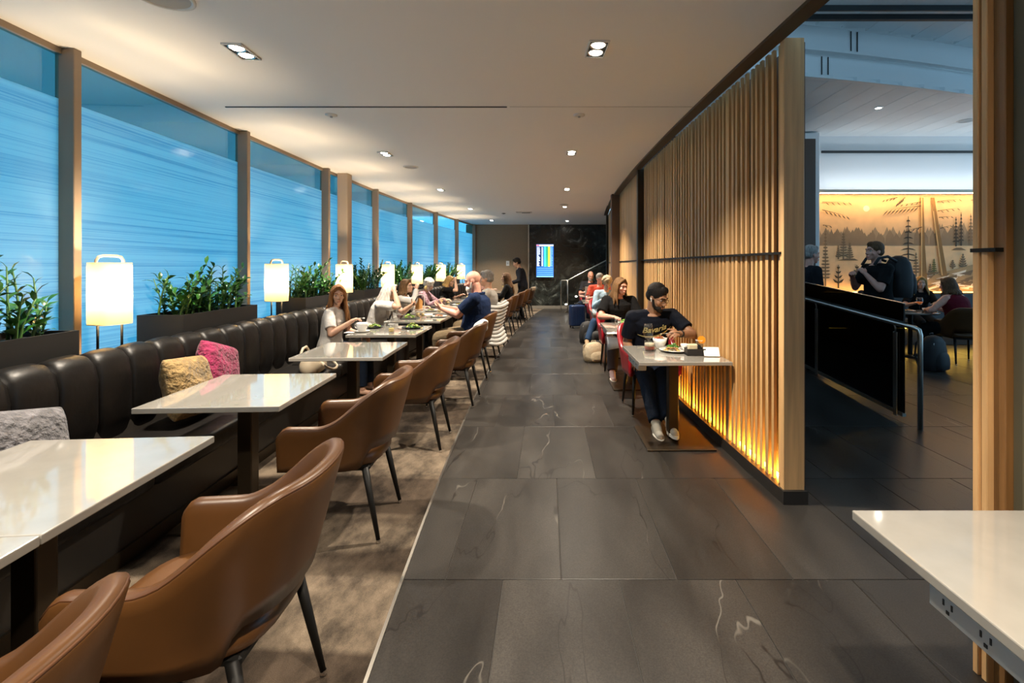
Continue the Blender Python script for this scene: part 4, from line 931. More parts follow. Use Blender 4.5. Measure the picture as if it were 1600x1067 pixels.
# ------------------------------------------------------------------ luggage on the floor, right side
def bag_geo(w, d, h, sq=2.6):
    rs = []
    for z, k in ((0,.86),(.03,.98),(.3,1.04),(.6,1),(.82,.86),(.95,.58),(1,.2)):
        rs.append([V((w/2*k*(abs(cos(a))**(2/sq))*(1 if cos(a)>0 else -1), d/2*k*(abs(sin(a))**(2/sq))*(1 if sin(a)>0 else -1), z*h)) for a in [2*pi*j/28 for j in range(28)]])
    return G().rings(rs)
def backpack(label, p, rz, w, d, h, m, tilt=0, strap=True):
    b = thing('backpack', label, 'bag', p, rz); b.rotation_euler = (tilt,0,rz)
    o = obj('body', bag_geo(w,d,h), m, b, smooth=True); obj('front_pocket', bag_geo(w*.72,d*.5,h*.5), m, b, loc=(0,-d*.42,h*.06), smooth=True)
    obj('zip', G().tube([(-w*.4,-d*.3,h*.55),(-w*.36,-d*.3,h*.8),(0,-d*.24,h*.93),(w*.36,-d*.3,h*.8),(w*.4,-d*.3,h*.55)],.005,6), greyp, b, smooth=True)
    obj('grab_handle', G().tube([(-.04,d*.1,h*.95),(-.035,d*.1,h*1.05),(.035,d*.1,h*1.05),(.04,d*.1,h*.95)],.008,8), m, b, smooth=True)
    if strap:
        for s in (-1,1): obj('shoulder_strap', G().tube([(s*w*.25,d*.35,h*.9),(s*w*.32,d*.62,h*.75),(s*w*.34,d*.66,h*.4),(s*w*.36,d*.45,h*.08)],.014,8), m, b, smooth=True)
    return b
blackfab = mat('black_nylon',(.012,.012,.014),.7,bump=(120,.3,.003))
def build_luggage():
    s = thing('suitcase', 'navy hard suitcase standing by the far right tables', 'suitcase', (.72,11.6,0), .3); nv = mat('navy_shell',(.012,.03,.09),.35)
    obj('shell', G().rbox((0,0,.30),(.36,.24,.50),.04,3), nv, s, smooth=True)
    for k in range(5): obj('rib', G().rbox((-.12+k*.06,-.121,.30),(.016,.008,.42),.003,1), nv, s)
    obj('carry_handle', G().tube([(-.07,0,.55),(-.06,0,.585),(.06,0,.585),(.07,0,.55)],.011,8), darkp, s, smooth=True)
    for a in (-.14,.14):
        for b in (-.08,.08): obj('wheel', G().tube([(a-.012,b,.026),(a+.012,b,.026)],.026,12), darkp, s, smooth=False)
    backpack('black backpack on the floor left of the person in jeans', (.80,9.35,0), .2, .34,.24,.42, blackfab)
    backpack('black bag leaning by the chair leg behind the cream bag', (.88,8.55,0), -.1, .3,.22,.34, blackfab)
    backpack('cream canvas bag slumped on the floor beside the red chair', (.74,7.55,0), .4, .32,.24,.30, mat('cream_canvas',(.42,.34,.23),.85,bump=(20,.6,.03)))
    backpack('pinkish tan bag on the floor between cream bag and red chair', (.95,7.45,0), 0, .22,.2,.32, mat('pink_leather',(.48,.26,.18),.5), strap=False)
    backpack('black rucksack on the hall floor at the right post', (5.55,6.9,0), .4, .36,.26,.5, blackfab)
build_luggage()

# ------------------------------------------------------------------ people
def rotm(yaw=0, pitch=0, roll=0):  # degrees; yaw + turns left, pitch + looks down
    return M.Rotation(R(yaw),3,'Z') @ M.Rotation(R(-pitch),3,'X') @ M.Rotation(R(roll),3,'Y')
def ik(a, t, l1, l2, pole):
    a, t = V(a), V(t); dv = t-a; L = min(dv.length, l1+l2-.004); e = dv.normalized(); x = (l1*l1-l2*l2+L*L)/(2*L); h = sqrt(max(0,l1*l1-x*x))
    q = V(pole); q = q-e*q.dot(e); q = q.normalized() if q.length > 1e-5 else e.orthogonal().normalized()
    return a+e*x+q*h, a+e*L
SK = {}
def skin(n, c): return mat('skin_'+n, c, .5, nz=(26,.10), bump=(180,.08,.001), sss=.08)
def hairm(n, c): return mat('hair_'+n, c, .6, spec=.2, nz=(30,.45), bump=(70,.9,.006), stretch=(3,3,.35))
def cloth(n, c, nz=.1): return mat('cloth_'+n, c, .9, spec=.15, nz=(9,nz), bump=(11,.55,.035))
def hand(g, w, hd, pn, sd, k, curl, thumb=1, spread=1):
    hd = hd.normalized(); pn = (pn-hd*pn.dot(hd)).normalized(); s = hd.cross(pn)*sd
    Rm = M((s,hd,pn)).transposed()
    g.ell(w+hd*.045*k,(.041*k,.053*k,.017*k),Rm,14,8); g.caps(w-hd*.02*k,w+hd*.03*k,.026*k,.027*k)
    for i,(o,L) in enumerate(((.030,.070),(.0105,.078),(-.0095,.073),(-.028,.057))):
        b = w+hd*(.083-abs(o-.005)*.25)*k+s*o*k; c = curl*(1+.12*i); e = (hd+s*o*2.2*spread).normalized(); r = (.0088,.009,.0086,.0075)[i]*k; L *= k
        for j,f in enumerate((.45,.32,.27)):
            e = (M.Rotation(-c*(.75 if j == 0 else 1.0),3,s*sd) @ e) if False else (e*cos(c*(.7 if j == 0 else 1))+pn*sin(c*(.7 if j == 0 else 1))).normalized()
            n_ = b+e*L*f; g.caps(b,n_,r*(1-.08*j),r*(1-.08*(j+1)),8); b = n_
            pn2 = pn
    b = w+hd*.022*k+s*.034*k; e = (hd*.62+s*.66+pn*.32*thumb).normalized(); m_ = b+e*.042*k; g.caps(w+hd*.012*k+s*.015*k,b,.014*k,.0125*k,8); g.caps(b,m_,.0115*k,.0102*k,8); g.caps(m_,m_+(e+hd*.5+pn*.3).normalized()*.032*k,.0100*k,.0085*k,8)
def person(label, pos, rz, H=1.7, fem=False, b=1.0, pz=.555, lean=6, hunch=10, twist=0, side=0, hy=0, hp=8, hr=0, rh=(.16,.38,.79), lh=(-.16,.38,.79), rf=(.11,.42,.085), lf=(-.11,.42,.085), rp=(.5,-.5,-.6), lp=(-.5,-.5,-.6), kp=(0,1,.6), skn='fair', top=None, sl='short', bot=None, botl='long', shoes=None, hair=('short',None), beard=None, glasses=False, vox=.009, curl=(.55,.55), pr=(0,0,-1), pl=(0,0,-1), brow=None, standing=False, texty=None, collar=None, hold=None):
    k = H/1.75; t = thing('person', label, 'person', pos, rz); sk = SK[skn]
    P0 = V((0,0,pz)); Rt = M.Rotation(R(twist),3,'Z')
    u1 = V((sin(R(side)),sin(R(lean)),cos(R(lean)))).normalized(); u2 = V((sin(R(side)),sin(R(lean+hunch)),cos(R(lean+hunch)))).normalized()
    def sp(tt): return P0+(u1*min(tt,.22)+u2*max(tt-.22,0))*k
    def fr(tt):
        u = u1.lerp(u2, sstep(.1,.34,tt)); f = min(1,max(0,tt/.4)); rr = M.Rotation(R(twist*f),3,'Z') @ V((1,0,0)); rr = (rr-u*rr.dot(u)).normalized(); return rr, u.cross(rr)
    prof = [(-.10,.11,.095),(-.05,.165,.12),(.03,.172,.125),(.14,.150,.112),(.24,.152,.112),(.34,.172,.118),(.41,.176,.110),(.46,.135,.088),(.495,.072,.066)] if not fem else [(-.10,.12,.10),(-.05,.178,.125),(.03,.178,.125),(.14,.140,.103),(.24,.142,.106),(.34,.158,.114),(.41,.157,.102),(.46,.118,.08),(.495,.06,.058)]
    def torso(g, inf, t0, t1, n=28, flare=0):
        rs = []
        pts = [p for p in prof if t0 <= p[0] <= t1]
        for tt, rx, ry in pts:
            r_, f_ = fr(tt); c = sp(tt); bb = 1+(b-1)*(1 if tt < .42 else .45); e = inf+flare*(1 if tt == pts[0][0] else 0)
            belly = (b-1)*.10*max(0,1-abs(tt-.12)/.25)
            rs.append([c+r_*(rx*k*bb+e)*cos(a)+f_*((ry*k*bb+e)*sin(a)+(belly if sin(a) > 0 else 0)*sin(a)) for a in [2*pi*j/n for j in range(n)]])
        g.rings(rs)
        if fem and t1 > .35:
            r_, f_ = fr(.33); c = sp(.325)
            for s in (-1,1): g.ell(c+r_*s*.072*k+f_*.070*k*b,(.060*k+inf,.046*k+inf,.058*k+inf),None,14,9)
    sw = (.188 if not fem else .163)*k*(1+(b-1)*.45)
    r_, f_ = fr(.43); nb = sp(.49); sc = sp(.435); Ssh = {1:sc+r_*sw, -1:sc-r_*sw}
    # neck and head
    nd = (u2*.75+V((0,0,.45))+fr(.4)[1]*.10).normalized(); nt = nb+nd*.075*k
    Rh = Rt @ rotm(hy,hp,hr); hc = nt+nd*.045*k+(Rh @ V((0,.022,.045)))*k
    def h(x,y,z): return hc+(Rh @ V((x,y,z)))*k
    E = {}; Wr = {}
    la, lf_ = .285*k, .25*k
    for s, tg, pole in ((1,rh,rp),(-1,lh,lp)): E[s], Wr[s] = ik(Ssh[s], tg, la, lf_, pole)
    K = {}; A = {}; Hp = {}
    for s, tg in ((1,rf),(-1,lf)):
        Hp[s] = P0+V((s*.092*k*(1+(b-1)*.6),0,-.015)); K[s], A[s] = ik(Hp[s], tg, .43*k, .42*k, kp)
    g = G(); torso(g, 0, -.11, .5)
    g.caps(nb-nd*.05*k, nt+nd*.03*k, .056*k*(1 if not fem else .88)*(1+(b-1)*.6), .052*k*(1 if not fem else .88)*(1+(b-1)*.5))
    bb = 1+(b-1)*.7
    for s in (1,-1):
        g.caps(nb-nd*.03*k, Ssh[s]-V((0,0,.0)), .05*k, .05*k*bb); g.caps(Ssh[s],E[s],.050*k*bb,.040*k*bb); g.caps(E[s],E[s].lerp(Wr[s],.35),.040*k*bb,.039*k*bb); g.caps(E[s].lerp(Wr[s],.35),Wr[s],.039*k*bb,.026*k)
        hand(g, Wr[s], (Wr[s]-E[s]), V(pr if s == 1 else pl), s, k*.98, curl[0 if s == 1 else 1])
        g.caps(Hp[s],K[s],.082*k*bb,.056*k*bb); g.caps(K[s],K[s].lerp(A[s],.3),.054*k*bb,.053*k*bb); g.caps(K[s].lerp(A[s],.3),A[s],.053*k*bb,.036*k)
        fd = fdir(A[s],K[s]); g.caps(A[s]+V((0,0,-.035))-fd*.03, A[s]+fd*.13*k+V((0,0,-.05)), .034*k, .028*k)
    # head
    hw = 1 if not fem else .95
    g.ell(h(0,-.014,.036),(.074*k*hw,.094*k,.086*k),Rh,22,14); g.ell(h(0,.022,-.02),(.062*k*hw,.070*k,.088*k),Rh,20,12); g.ell(h(0,.034,-.070),(.047*k*hw,.050*k,.043*k),Rh,16,10); g.ell(h(0,.070,-.098),(.022*k,.016*k,.017*k),Rh)
    g.caps(h(0,.090,.006),h(0,.110,-.028),.0085*k,.0125*k,10)
    for s in (1,-1):
        g.ell(h(s*.011,.100,-.033),(.009*k,.011*k,.008*k),Rh,10,6); g.caps(h(s*.008,.090,.026),h(s*.048,.072,.024),.0105*k,.009*k,8); g.ell(h(s*.042,.060,-.026),(.022*k,.022*k,.020*k),Rh,12,8); g.ell(h(s*.073*hw,-.008,-.004),(.010*k,.021*k,.031*k),Rh,12,8)
    g.ell(h(0,.088,-.062),(.023*k,.011*k,.009*k),Rh,12,6); g.ell(h(0,.086,-.075),(.020*k,.012*k,.009*k),Rh,12,6)
    link('body', remesh(g, vox, 2, sk), t)
    ew = mat('eye_white',(.42,.38,.35),.3); ir = mat('iris_dark',(.03,.018,.012),.15); lipm = mat('lips_'+skn, tuple(c*.72 if i else c*.95 for i,c in enumerate(SKC[skn])), .4)
    for s in (1,-1):
        e = obj('eye', G().ell(h(s*.031,.0745,.004),(.0145*k,.011*k,.0085*k),Rh,12,8), ew, t, smooth=True); obj('iris', G().ell(h(s*.031,.0835,.004),(.0062*k,.0035*k,.0062*k),Rh,10,6), ir, e, smooth=True)
        bc = brow or hair[1]
        if bc: obj('eyebrow', G().caps(h(s*.014,.099,.030),h(s*.048,.081,.031),.0052*k,.0035*k,8), bc, t, smooth=True)
    obj('lips', G().ell(h(0,.0965,-.0625),(.021*k,.006*k,.005*k),Rh,14,6).ell(h(0,.0955,-.0725),(.018*k,.007*k,.0055*k),Rh,14,6), lipm, t, smooth=True)
    # clothing
    if top:
        g = G(); torso(g, .017, -.06 if not standing else -.11, .47, flare=.012)
        g.rings([[sp(tt)+fr(tt)[0]*rx*k*cos(a)*bb+fr(tt)[1]*ry*k*sin(a)*bb for a in [2*pi*j/24 for j in range(24)]] for tt,rx,ry in ((.44,.15,.10),(.468,.112,.088),(.482,.085,.080))])
        for s in (1,-1):
            if sl != 'none':
                g.caps(nb-nd*.034*k, Ssh[s]+V((0,0,-.002)), .060*k, .064*k*bb); g.ell(Ssh[s],(.066*k*bb,)*3)
                if sl == 'short': q = Ssh[s].lerp(E[s],.74); g.tube([Ssh[s],Ssh[s].lerp(E[s],.4),q],[.064*k*bb,.066*k*bb,.068*k*bb],18)
                else: g.caps(Ssh[s],E[s],.064*k*bb,.056*k*bb,16); g.tube([E[s],E[s].lerp(Wr[s],.5),E[s].lerp(Wr[s],.94)],[.056*k*bb,.05*k*bb,.042*k],16)
            else: g.caps(nb-nd*.05*k+r_*s*.05*k, Ssh[s]-r_*s*.035*k, .045*k,.05*k*bb)
        link('top', remesh(g, max(vox*1.15,.008), 3, top), t)
        if collar:
            obj('collar', G().tube([sp(.478)+(fr(.47)[0]*.082*cos(a)+fr(.47)[1]*.078*sin(a))*k*bb+V((0,0,.012)) for a in [pi/2+.35+(2*pi-.7)*j/20 for j in range(21)]],.016*k,8), collar, t, smooth=True)
    if bot:
        g = G(); torso(g, .012, -.11, .05)
        for s in (1,-1):
            g.caps(Hp[s],K[s],.098*k*bb,.076*k*bb,16)
            if botl == 'long': g.tube([K[s],K[s].lerp(A[s],.5),K[s].lerp(A[s],.93)],[.076*k*bb,.066*k*bb,.056*k*bb],16); g.ell(K[s],(.075*k*bb,)*3)
        link('trousers' if botl == 'long' else 'shorts', remesh(g, max(vox*1.3,.010), 3, bot), t)
    if shoes:
        for s in (1,-1):
            fd = fdir(A[s],K[s]); a = A[s]; z = V((0,0,1)); sdv = fd.cross(z); g = G()
            for q,rr,zz in ((-.045,.036,-.03),(.02,.040,-.028),(.08,.040,-.043),(.14,.038,-.052),(.175,.030,-.056)): pass
            g.caps(a-fd*.035*k+z*-.045*k,a+fd*.165*k+z*-.052*k,.037*k,.033*k,14); g.caps(a+z*-.0*k,a+fd*.09*k+z*-.042*k,.042*k,.036*k,14); g.ell(a+z*.012*k,(.046*k,.046*k,.03*k))
            o = link('shoe', remesh(g, .008, 2, shoes[0]), t)
            rs = []
            for zz in (-.085,-.068,-.062):
                rs.append([a+fd*(.065+.155*cos(v_))*k+sdv*(.043*sin(v_)*(1.05 if cos(v_)>0 else .85))*k+z*zz*k for v_ in [2*pi*j/24 for j in range(24)]])
            obj('sole', G().rings(rs), shoes[1], o, smooth=False)
    # hair
    st, hm = hair
    if hm and st != 'bald':
        g = G()
        if st in ('short','curly'):
            v_ = .011 if st == 'short' else .016
            g.ell(h(0,-.024,.050),(.079*k+v_,.090*k+v_,.080*k+v_),Rh,22,14); g.ell(h(0,-.050,.0),(.074*k+v_*.6,.062*k+v_,.066*k),Rh,18,12)
            g.ell(h(0,.045,.092),(.054*k,.040*k,.028*k+v_),Rh,14,8)
            if st == 'curly':
                rn = random.Random(len(label))
                for i in range(60):
                    a, e = rn.uniform(0,6.28), rn.uniform(-.2,1.4); d_ = V((cos(a)*cos(e)*.09,sin(a)*cos(e)*.1,sin(e)*.09)); 
                    if d_.y > .05 and d_.z < .05: continue
                    g.ell(h(d_.x,d_.y-.024,d_.z+.05),(.022*k,)*3,None,8,6)
        else:
            L = {'long':.34,'mid':.17,'bob':.085}[st]
            g.ell(h(0,-.022,.048),(.083*k,.098*k,.086*k),Rh,22,14); g.ell(h(0,-.045,.0),(.082*k,.075*k,.08*k),Rh,18,12)
            for s in (1,-1): g.caps(h(s*.012,.062,.108),h(s*.070,.035,.045),.018*k,.022*k,8); g.caps(h(s*.070,.035,.045),h(s*.082,.008,-.04),.022*k,.022*k,8)
            rn = random.Random(len(label)*3)
            for i in range(26):
                a = R(-118+236*i/25); p0 = h(sin(a)*.072,-.02-cos(a)*.082,.06); p1 = h(sin(a)*.088,-.022-cos(a)*.098,-.02); p2 = h(sin(a)*.092,-.026-cos(a)*.10,-.085)
                out = (Rh @ V((sin(a)*.5,-cos(a)*.7,0))); LL = L*rn.uniform(.82,1.06)*k
                p3 = p2+V((0,0,-LL*.5))+out*.05*k+V((rn.uniform(-.012,.012),rn.uniform(-.012,.012),0)); p4 = p3+V((0,0,-LL*.5))+out*(.015+.03*sin(i*2.3))*k+V((rn.uniform(-.02,.02),rn.uniform(-.02,.02),0))
                back = fr(.3)[1]*-1
                if L > .1: 
                    for pp in (p3,p4):
                        if abs(a) < 1.7: pp += back*.03*k
                g.tube([p0,p1,p2,p3,p4],[.018*k,.021*k,.02*k,.017*k,.008*k],8)
        link('hair', remesh(g, max(vox*.85,.007), 1, hm), t)
    if beard:
        g = G(); g.ell(h(0,.050,-.084),(.050*k*hw,.050*k,.036*k),Rh,18,10); g.ell(h(0,.074,-.10),(.034*k,.026*k,.026*k),Rh); 
        for s in (1,-1): g.caps(h(s*.062,.012,-.02),h(s*.052,.035,-.075),.010*k,.015*k,8); g.caps(h(s*.004,.101,-.051),h(s*.026,.089,-.060),.0055*k,.0045*k,6)
        if beard[1] > 1: g.ell(h(0,.070,-.135),(.042*k,.038*k,.055*k),Rh); g.ell(h(0,.066,-.09),(.055*k,.048*k,.045*k),Rh)
        link('beard', remesh(g, .006, 1, beard[0]), t)
    if glasses:
        gl = thing('glasses', 'thin dark-rimmed eyeglasses worn by the man in the printed tee', 'glasses'); gl.parent = None
        mw = M.Translation(V(pos)) @ M.Rotation(rz,4,'Z'); gl.matrix_world = mw
        for s in (1,-1):
            obj('rim', G().tube([h(s*.033+.024*cos(a),.102-.006*abs(cos(a))*(1 if s*cos(a) > 0 else 0),.002+.019*sin(a)) for a in [2*pi*j/20 for j in range(21)]],.0018*k,6,False), blk, gl, smooth=True); obj('temple', G().tube([h(s*.057,.098,.006),h(s*.077,.04,.008),h(s*.081,-.01,.006)],.0018*k,6), blk, gl, smooth=True)
        obj('bridge', G().tube([h(-.010,.106,.004),h(0,.109,.007),h(.010,.106,.004)],.0018*k,6), blk, gl, smooth=True)
    t['_'] = 0; del t['_']
    return t, dict(h=h, E=E, W=Wr, A=A, K=K, sp=sp, fr=fr, k=k, S=Ssh, Rh=Rh)
def fdir(a, k_):
    d = V((k_.x-a.x, k_.y-a.y, 0)); sh = (k_-a).normalized()
    f = V((0,1,0)); return f
SKC = {'fair':(.56,.33,.23),'pink':(.60,.30,.22),'tan':(.36,.19,.11),'warm':(.52,.29,.19)}
for n_, c_ in SKC.items(): SK[n_] = skin(n_, c_)
def world(pos, rz, p): return V(pos)+M.Rotation(rz,3,'Z') @ V(p)
def build_people():
    E_ = lambda d: -pi/2-th(d)     # faces the aisle
    Wt = lambda d: pi/2-th(d)      # faces the windows
    white = cloth('white',(.62,.60,.58)); black = cloth('black',(.006,.006,.0065)); navy = cloth('navy',(.007,.016,.048)); khaki = cloth('khaki',(.17,.125,.075)); jeans = cloth('denim',(.02,.045,.10)); dkjean = cloth('dark_denim',(.008,.014,.028)); tee = cloth('ink_tee',(.005,.007,.014))
    au = hairm('auburn',(.21,.095,.035)); gb = hairm('ash',(.52,.47,.43)); wh = hairm('white',(.66,.62,.56)); bl = hairm('blonde',(.40,.25,.09)); br = hairm('brown',(.10,.05,.022)); bk = hairm('black',(.012,.010,.009)); gy = hairm('grey',(.28,.26,.24)); lb = hairm('light_brown',(.14,.075,.032))
    # left side, on the banquette
    pos, rz = P(.78,5.62,0), E_(5.62)
    t, q = person('woman with long auburn hair in a white tee, spoon raised, looking toward the camera', pos, rz, 1.63, True, 1.0, hy=-62, hp=4, rh=(.20,.31,.86), lh=(-.06,.36,.665), rp=(.55,-.35,-.9), top=white, bot=dkjean, hair=('long',au), vox=.0065, curl=(.9,.6), lean=5, hunch=6)
    for s_, w_ in (('U',-.055),('L',.0),('L',.05)): shirt_text(t, s_, .055, q, w_, .33, mat('faint_print',(.40,.40,.42),.8))
    hw_ = world(pos,rz,q['W'][1]); cutlery('spoon','steel teaspoon in the hand of the woman in the white tee', hw_+V((.02,.01,.04)), hw_+V((.16,.02,.045)))
    w2 = world(pos,rz,q['W'][-1]); c = thing('phone_case','bright red folding phone case in the lap of the woman in the white tee','phone case', w2+V((.10,.0,-.005)), .1); obj('cover', G().rbox((0,0,0),(.17,.09,.012),.004,2), mat('red_case',(.72,.008,.012),.35), c); obj('flap', G().rbox((.0,.05,.006),(.165,.02,.008),.003,1), mat('red_case',(.72,.008,.012),.35), c)
    pos, rz = P(.82,6.95,0), E_(6.95)
    t, q = person('woman with long ash-grey hair in a white tee leaning her cheek on her hand', pos, rz, 1.66, True, 1.12, lean=14, hunch=12, hy=6, hp=16, rh=(.10,.33,1.13), lh=(-.02,.55,.93), rp=(.35,.5,-1), lp=(-.5,.1,-1), top=white, bot=cloth('grey_trouser',(.09,.085,.09)), hair=('long',gb), vox=.0075, curl=(1.0,.7), pr=(-1,0,.2), pl=(1,0,.2))
    w2 = world(pos,rz,q['W'][-1]); p_ = tag(obj('phone', G().rbox((0,0,0),(.012,.075,.15),.003,2), darkp, loc=w2+V((.06,-.03,.07)), rz=.1), 'black phone held up by the ash-haired woman', 'phone'); p_.rotation_euler = (.1,.5,.1)
    pos, rz = P(.84,8.0,0), E_(8.0)
    t, q = person('woman with short brown hair in a pale top drinking from a glass', pos, rz, 1.64, True, 1.0, hy=-8, hp=-4, rh=(.10,.33,1.12), lh=(-.16,.4,.79), rp=(.6,-.1,-1), top=cloth('pale',(.55,.53,.50)), sl='long', bot=black, hair=('bob',lb), vox=.010)
    w2 = world(pos,rz,q['W'][1]); g_ = wineglass('tilted wine glass raised to the mouth of the short-haired woman', w2+V((.03,.0,.03)), .2,.038,wine_w); g_.rotation_euler = (0,R(95),0)
    pos, rz = P(.80,9.35,0), E_(9.35)
    person('woman with short white hair in a burgundy patterned shirt, head bent over her plate', pos, rz, 1.62, True, 1.1, lean=6, hunch=14, hy=-6, hp=30, rh=(.1,.42,.84), lh=(-.1,.5,.82), top=mat('cloth_plaid',(.09,.01,.03),.85,nz=(22,.5),col2=(.42,.30,.34)), sl='long', bot=black, hair=('curly',wh), vox=.010)
    pos, rz = P(.80,11.0,0), E_(11.0)
    person('blonde woman in black with a hand to her face', pos, rz, 1.66, True, 1.05, lean=8, hunch=12, hy=-14, hp=18, rh=(.06,.32,1.15), lh=(-.1,.42,.82), rp=(.5,.5,-1), top=black, bot=black, hair=('bob',bl), vox=.011, pr=(-1,0,.2))
    pos, rz = P(.95,14.2,0), E_(14.2)
    person('distant diner with fair hair at the last left table', pos, rz, 1.66, True, 1.0, hp=8, top=cloth('rose',(.42,.24,.2)), bot=black, hair=('short',lb), vox=.013)
    # left side, on chairs
    pos, rz = V((ax(6.5)+2.36,6.5,0)), Wt(6.5)
    t, q = person('bald man with a grey beard in a navy shirt looking at a phone', pos, rz, 1.88, False, 1.30, pz=.60, lean=-8, hunch=12, hy=0, hp=14, lh=(-.10,.44,.93), rh=(.10,.44,.93), lp=(-.35,-.3,-1), rp=(.35,-.3,-1), skn='pink', top=navy, bot=khaki, shoes=(black,darkp), hair=('bald',None), beard=(wh,2), brow=gy, vox=.0075, curl=(.8,.8), pr=(-.6,.2,.8), pl=(.6,.2,.8), collar=navy, lf=(-.13,.46,.085), rf=(.13,.46,.085))
    w2 = world(pos,rz,q['W'][-1]); p_ = tag(obj('phone', G().rbox((0,0,0),(.075,.15,.009),.003,2), darkp, loc=world(pos,rz,(q['W'][1]+q['W'][-1])/2+V((0,.08,.035))), rz=0), 'black phone in the hands of the bald man in navy', 'phone'); p_.rotation_euler = (0,.6,0)
    o = tag(obj('lap_napkin', drape_sheet(), whitecloth, loc=world(pos,rz,(-.02,.24,.60)), rz=rz, smooth=True), 'white napkin hanging from the lap of the bald man', 'napkin')
    pos, rz = V((ax(7.85)+2.33,7.85,0)), Wt(7.85)
    person('man with grey hair in a light grey sweater beyond the bald man', pos, rz, 1.84, False, 1.12, pz=.60, lean=-8, hunch=8, hy=0, hp=4, skn='warm', top=cloth('stone',(.34,.32,.29)), sl='long', bot=khaki, hair=('short',gy), vox=.010)
    pos, rz = V((ax(11.6)+2.25,11.6,0)), Wt(11.6)
    person('woman with long brown hair in a black top in the far row of chairs', pos, rz, 1.70, True, 1.0, pz=.575, lean=2, hunch=6, hy=0, hp=2, top=black, sl='long', bot=black, hair=('long',br), vox=.011)
    pos, rz = V((-.68,13.4,.004)), pi/2
    stand = dict(pz=.93, rf=(.10,.03,.085), lf=(-.10,-.02,.085), kp=(0,1,.05), standing=True)
    person('waiter with black hair in a dark uniform standing by the far tables', pos, rz, 1.80, False, 1.0, lean=6, hunch=10, hy=4, hp=22, rh=(.16,.30,1.0), lh=(-.16,.32,1.02), skn='warm', top=cloth('uniform',(.010,.011,.016)), sl='long', bot=black, shoes=(black,darkp), hair=('short',bk), vox=.011, **stand)
    # right side, facing the camera
    Cm = pi
    pos = V((1.06,5.0,0))
    chair('red shell chair of the man in the printed tee, half behind his table', 1.06, 5.02, -pi/2+.05+pi, True, 'red chairs', 0)
    t, q = person('dark-haired bearded man in a dark printed tee eating with a fork', pos, Cm, 1.80, False, 1.12, pz=.575, lean=14, hunch=14, twist=6, hy=34, hp=24, lh=(-.17,.52,.865), rh=(.22,.30,.60), lp=(-1,-.25,-.5), rp=(.15,-1,-.2), rf=(.09,.72,.085), lf=(-.02,.82,.085), kp=(0,.8,.9), skn='tan', top=tee, bot=dkjean, shoes=(mat('sneaker_cloth',(.42,.40,.34),.8),mat('sneaker_sole',(.7,.68,.62),.6)), hair=('short',bk), beard=(bk,1), glasses=True, vox=.006, curl=(.7,1.05), pl=(.7,0,-.5))
    shirt_text(t, 'Bavaria', .083, q, -.01, .355, mat('yellow_print',(.55,.50,.22),.8), swoosh=True)
    w2 = world(pos,Cm,q['W'][-1]); cutlery('fork','steel fork held by the man in the printed tee', w2+V((-.01,-.05,.02)), w2+V((-.20,-.10,.012)))
    ex = q['h'](.082,-.006,-.012); e_ = obj('earbud', G().ell(ex,(.008,.008,.010)).caps(ex+V((.0,.004,0)),ex+V((0,.010,-.03)),.0045,.004,8), whitep, t, smooth=True); e_['label'] = 'white wireless earbud'
    wr = q['W'][-1].lerp(q['E'][-1],.14); dd = (q['E'][-1]-q['W'][-1]).normalized(); o = obj('wristwatch', G().tube([wr-dd*.013,wr+dd*.013],.034,16), darkp, t, smooth=True); o['label'] = 'black wristwatch'
    pos = V((1.03,6.95,0)); chair('red shell chair of the woman in the black tee', 1.03, 6.97, pi/2, True, 'red chairs', 0)
    person('woman with wavy light brown hair in a black tee looking toward the slat wall', pos, Cm, 1.72, True, 1.28, pz=.575, lean=5, hunch=8, hy=34, hp=8, rh=(.14,.42,.80), lh=(-.18,.40,.80), rp=(.8,-.3,-.6), rf=(.17,.62,.085), lf=(-.1,.55,.085), top=black, bot=mat('cloth_plum',(.02,.012,.016),.85), shoes=(mat('sneaker_pink',(.6,.42,.42),.7),mat('sneaker_sole',(.7,.68,.62),.6)), hair=('mid',lb), skn='pink', vox=.007)
    pos = V((1.10,9.05,0)); chair('red shell chair of the person in pale blue', 1.10, 9.07, pi/2, True, 'red chairs', 0)
    t, q = person('person with curly grey-blond hair in a pale blue shirt looking at a phone, legs crossed', pos, Cm, 1.70, True, 1.1, pz=.575, lean=6, hunch=14, hy=8, hp=28, rh=(.10,.36,.88), lh=(-.06,.36,.86), rf=(.40,.60,.16), lf=(.0,.5,.085), kp=(.2,1,.7), top=cloth('pale_blue',(.30,.42,.52)), sl='long', bot=jeans, shoes=(mat('boot_tan',(.36,.24,.13),.7),mat('boot_sole',(.2,.15,.1),.7)), hair=('curly',hairm('grey_blond',(.40,.31,.2))), glasses=False, vox=.010)
    w2 = world(pos,Cm,q['W'][1]); tag(obj('phone', G().rbox((0,0,0),(.075,.012,.14),.003,2), darkp, loc=w2+V((.06,-.08,.02))), 'phone held by the person in pale blue', 'phone')
    pos = V((1.20,11.1,0)); chair('red shell chair of the person in a red top', 1.20, 11.12, pi/2, True, 'red chairs', 0)
    person('person with grey hair in an orange-red top at the fourth right table', pos, Cm, 1.72, False, 1.1, pz=.575, hp=14, top=cloth('coral',(.60,.085,.05)), bot=black, hair=('short',gy), skn='pink', rf=(.2,.6,.085), vox=.012)
    pos = V((1.17,13.1,0)); chair('red shell chair of the bald man with the laptop', 1.17, 13.12, pi/2, True, 'red chairs', 0)
    person('bald man in a dark top at the farthest right table', pos, Cm, 1.78, False, 1.05, pz=.58, hp=16, hy=4, top=cloth('charcoal',(.02,.021,.026)), bot=dkjean, hair=('bald',None), beard=(gy,1), brow=br, skn='pink', rf=(.62,.72,.22), lf=(.1,.5,.085), kp=(.3,1,.7), shoes=(blackfab,mat('shoe_sole',(.5,.45,.38),.7)), vox=.012)
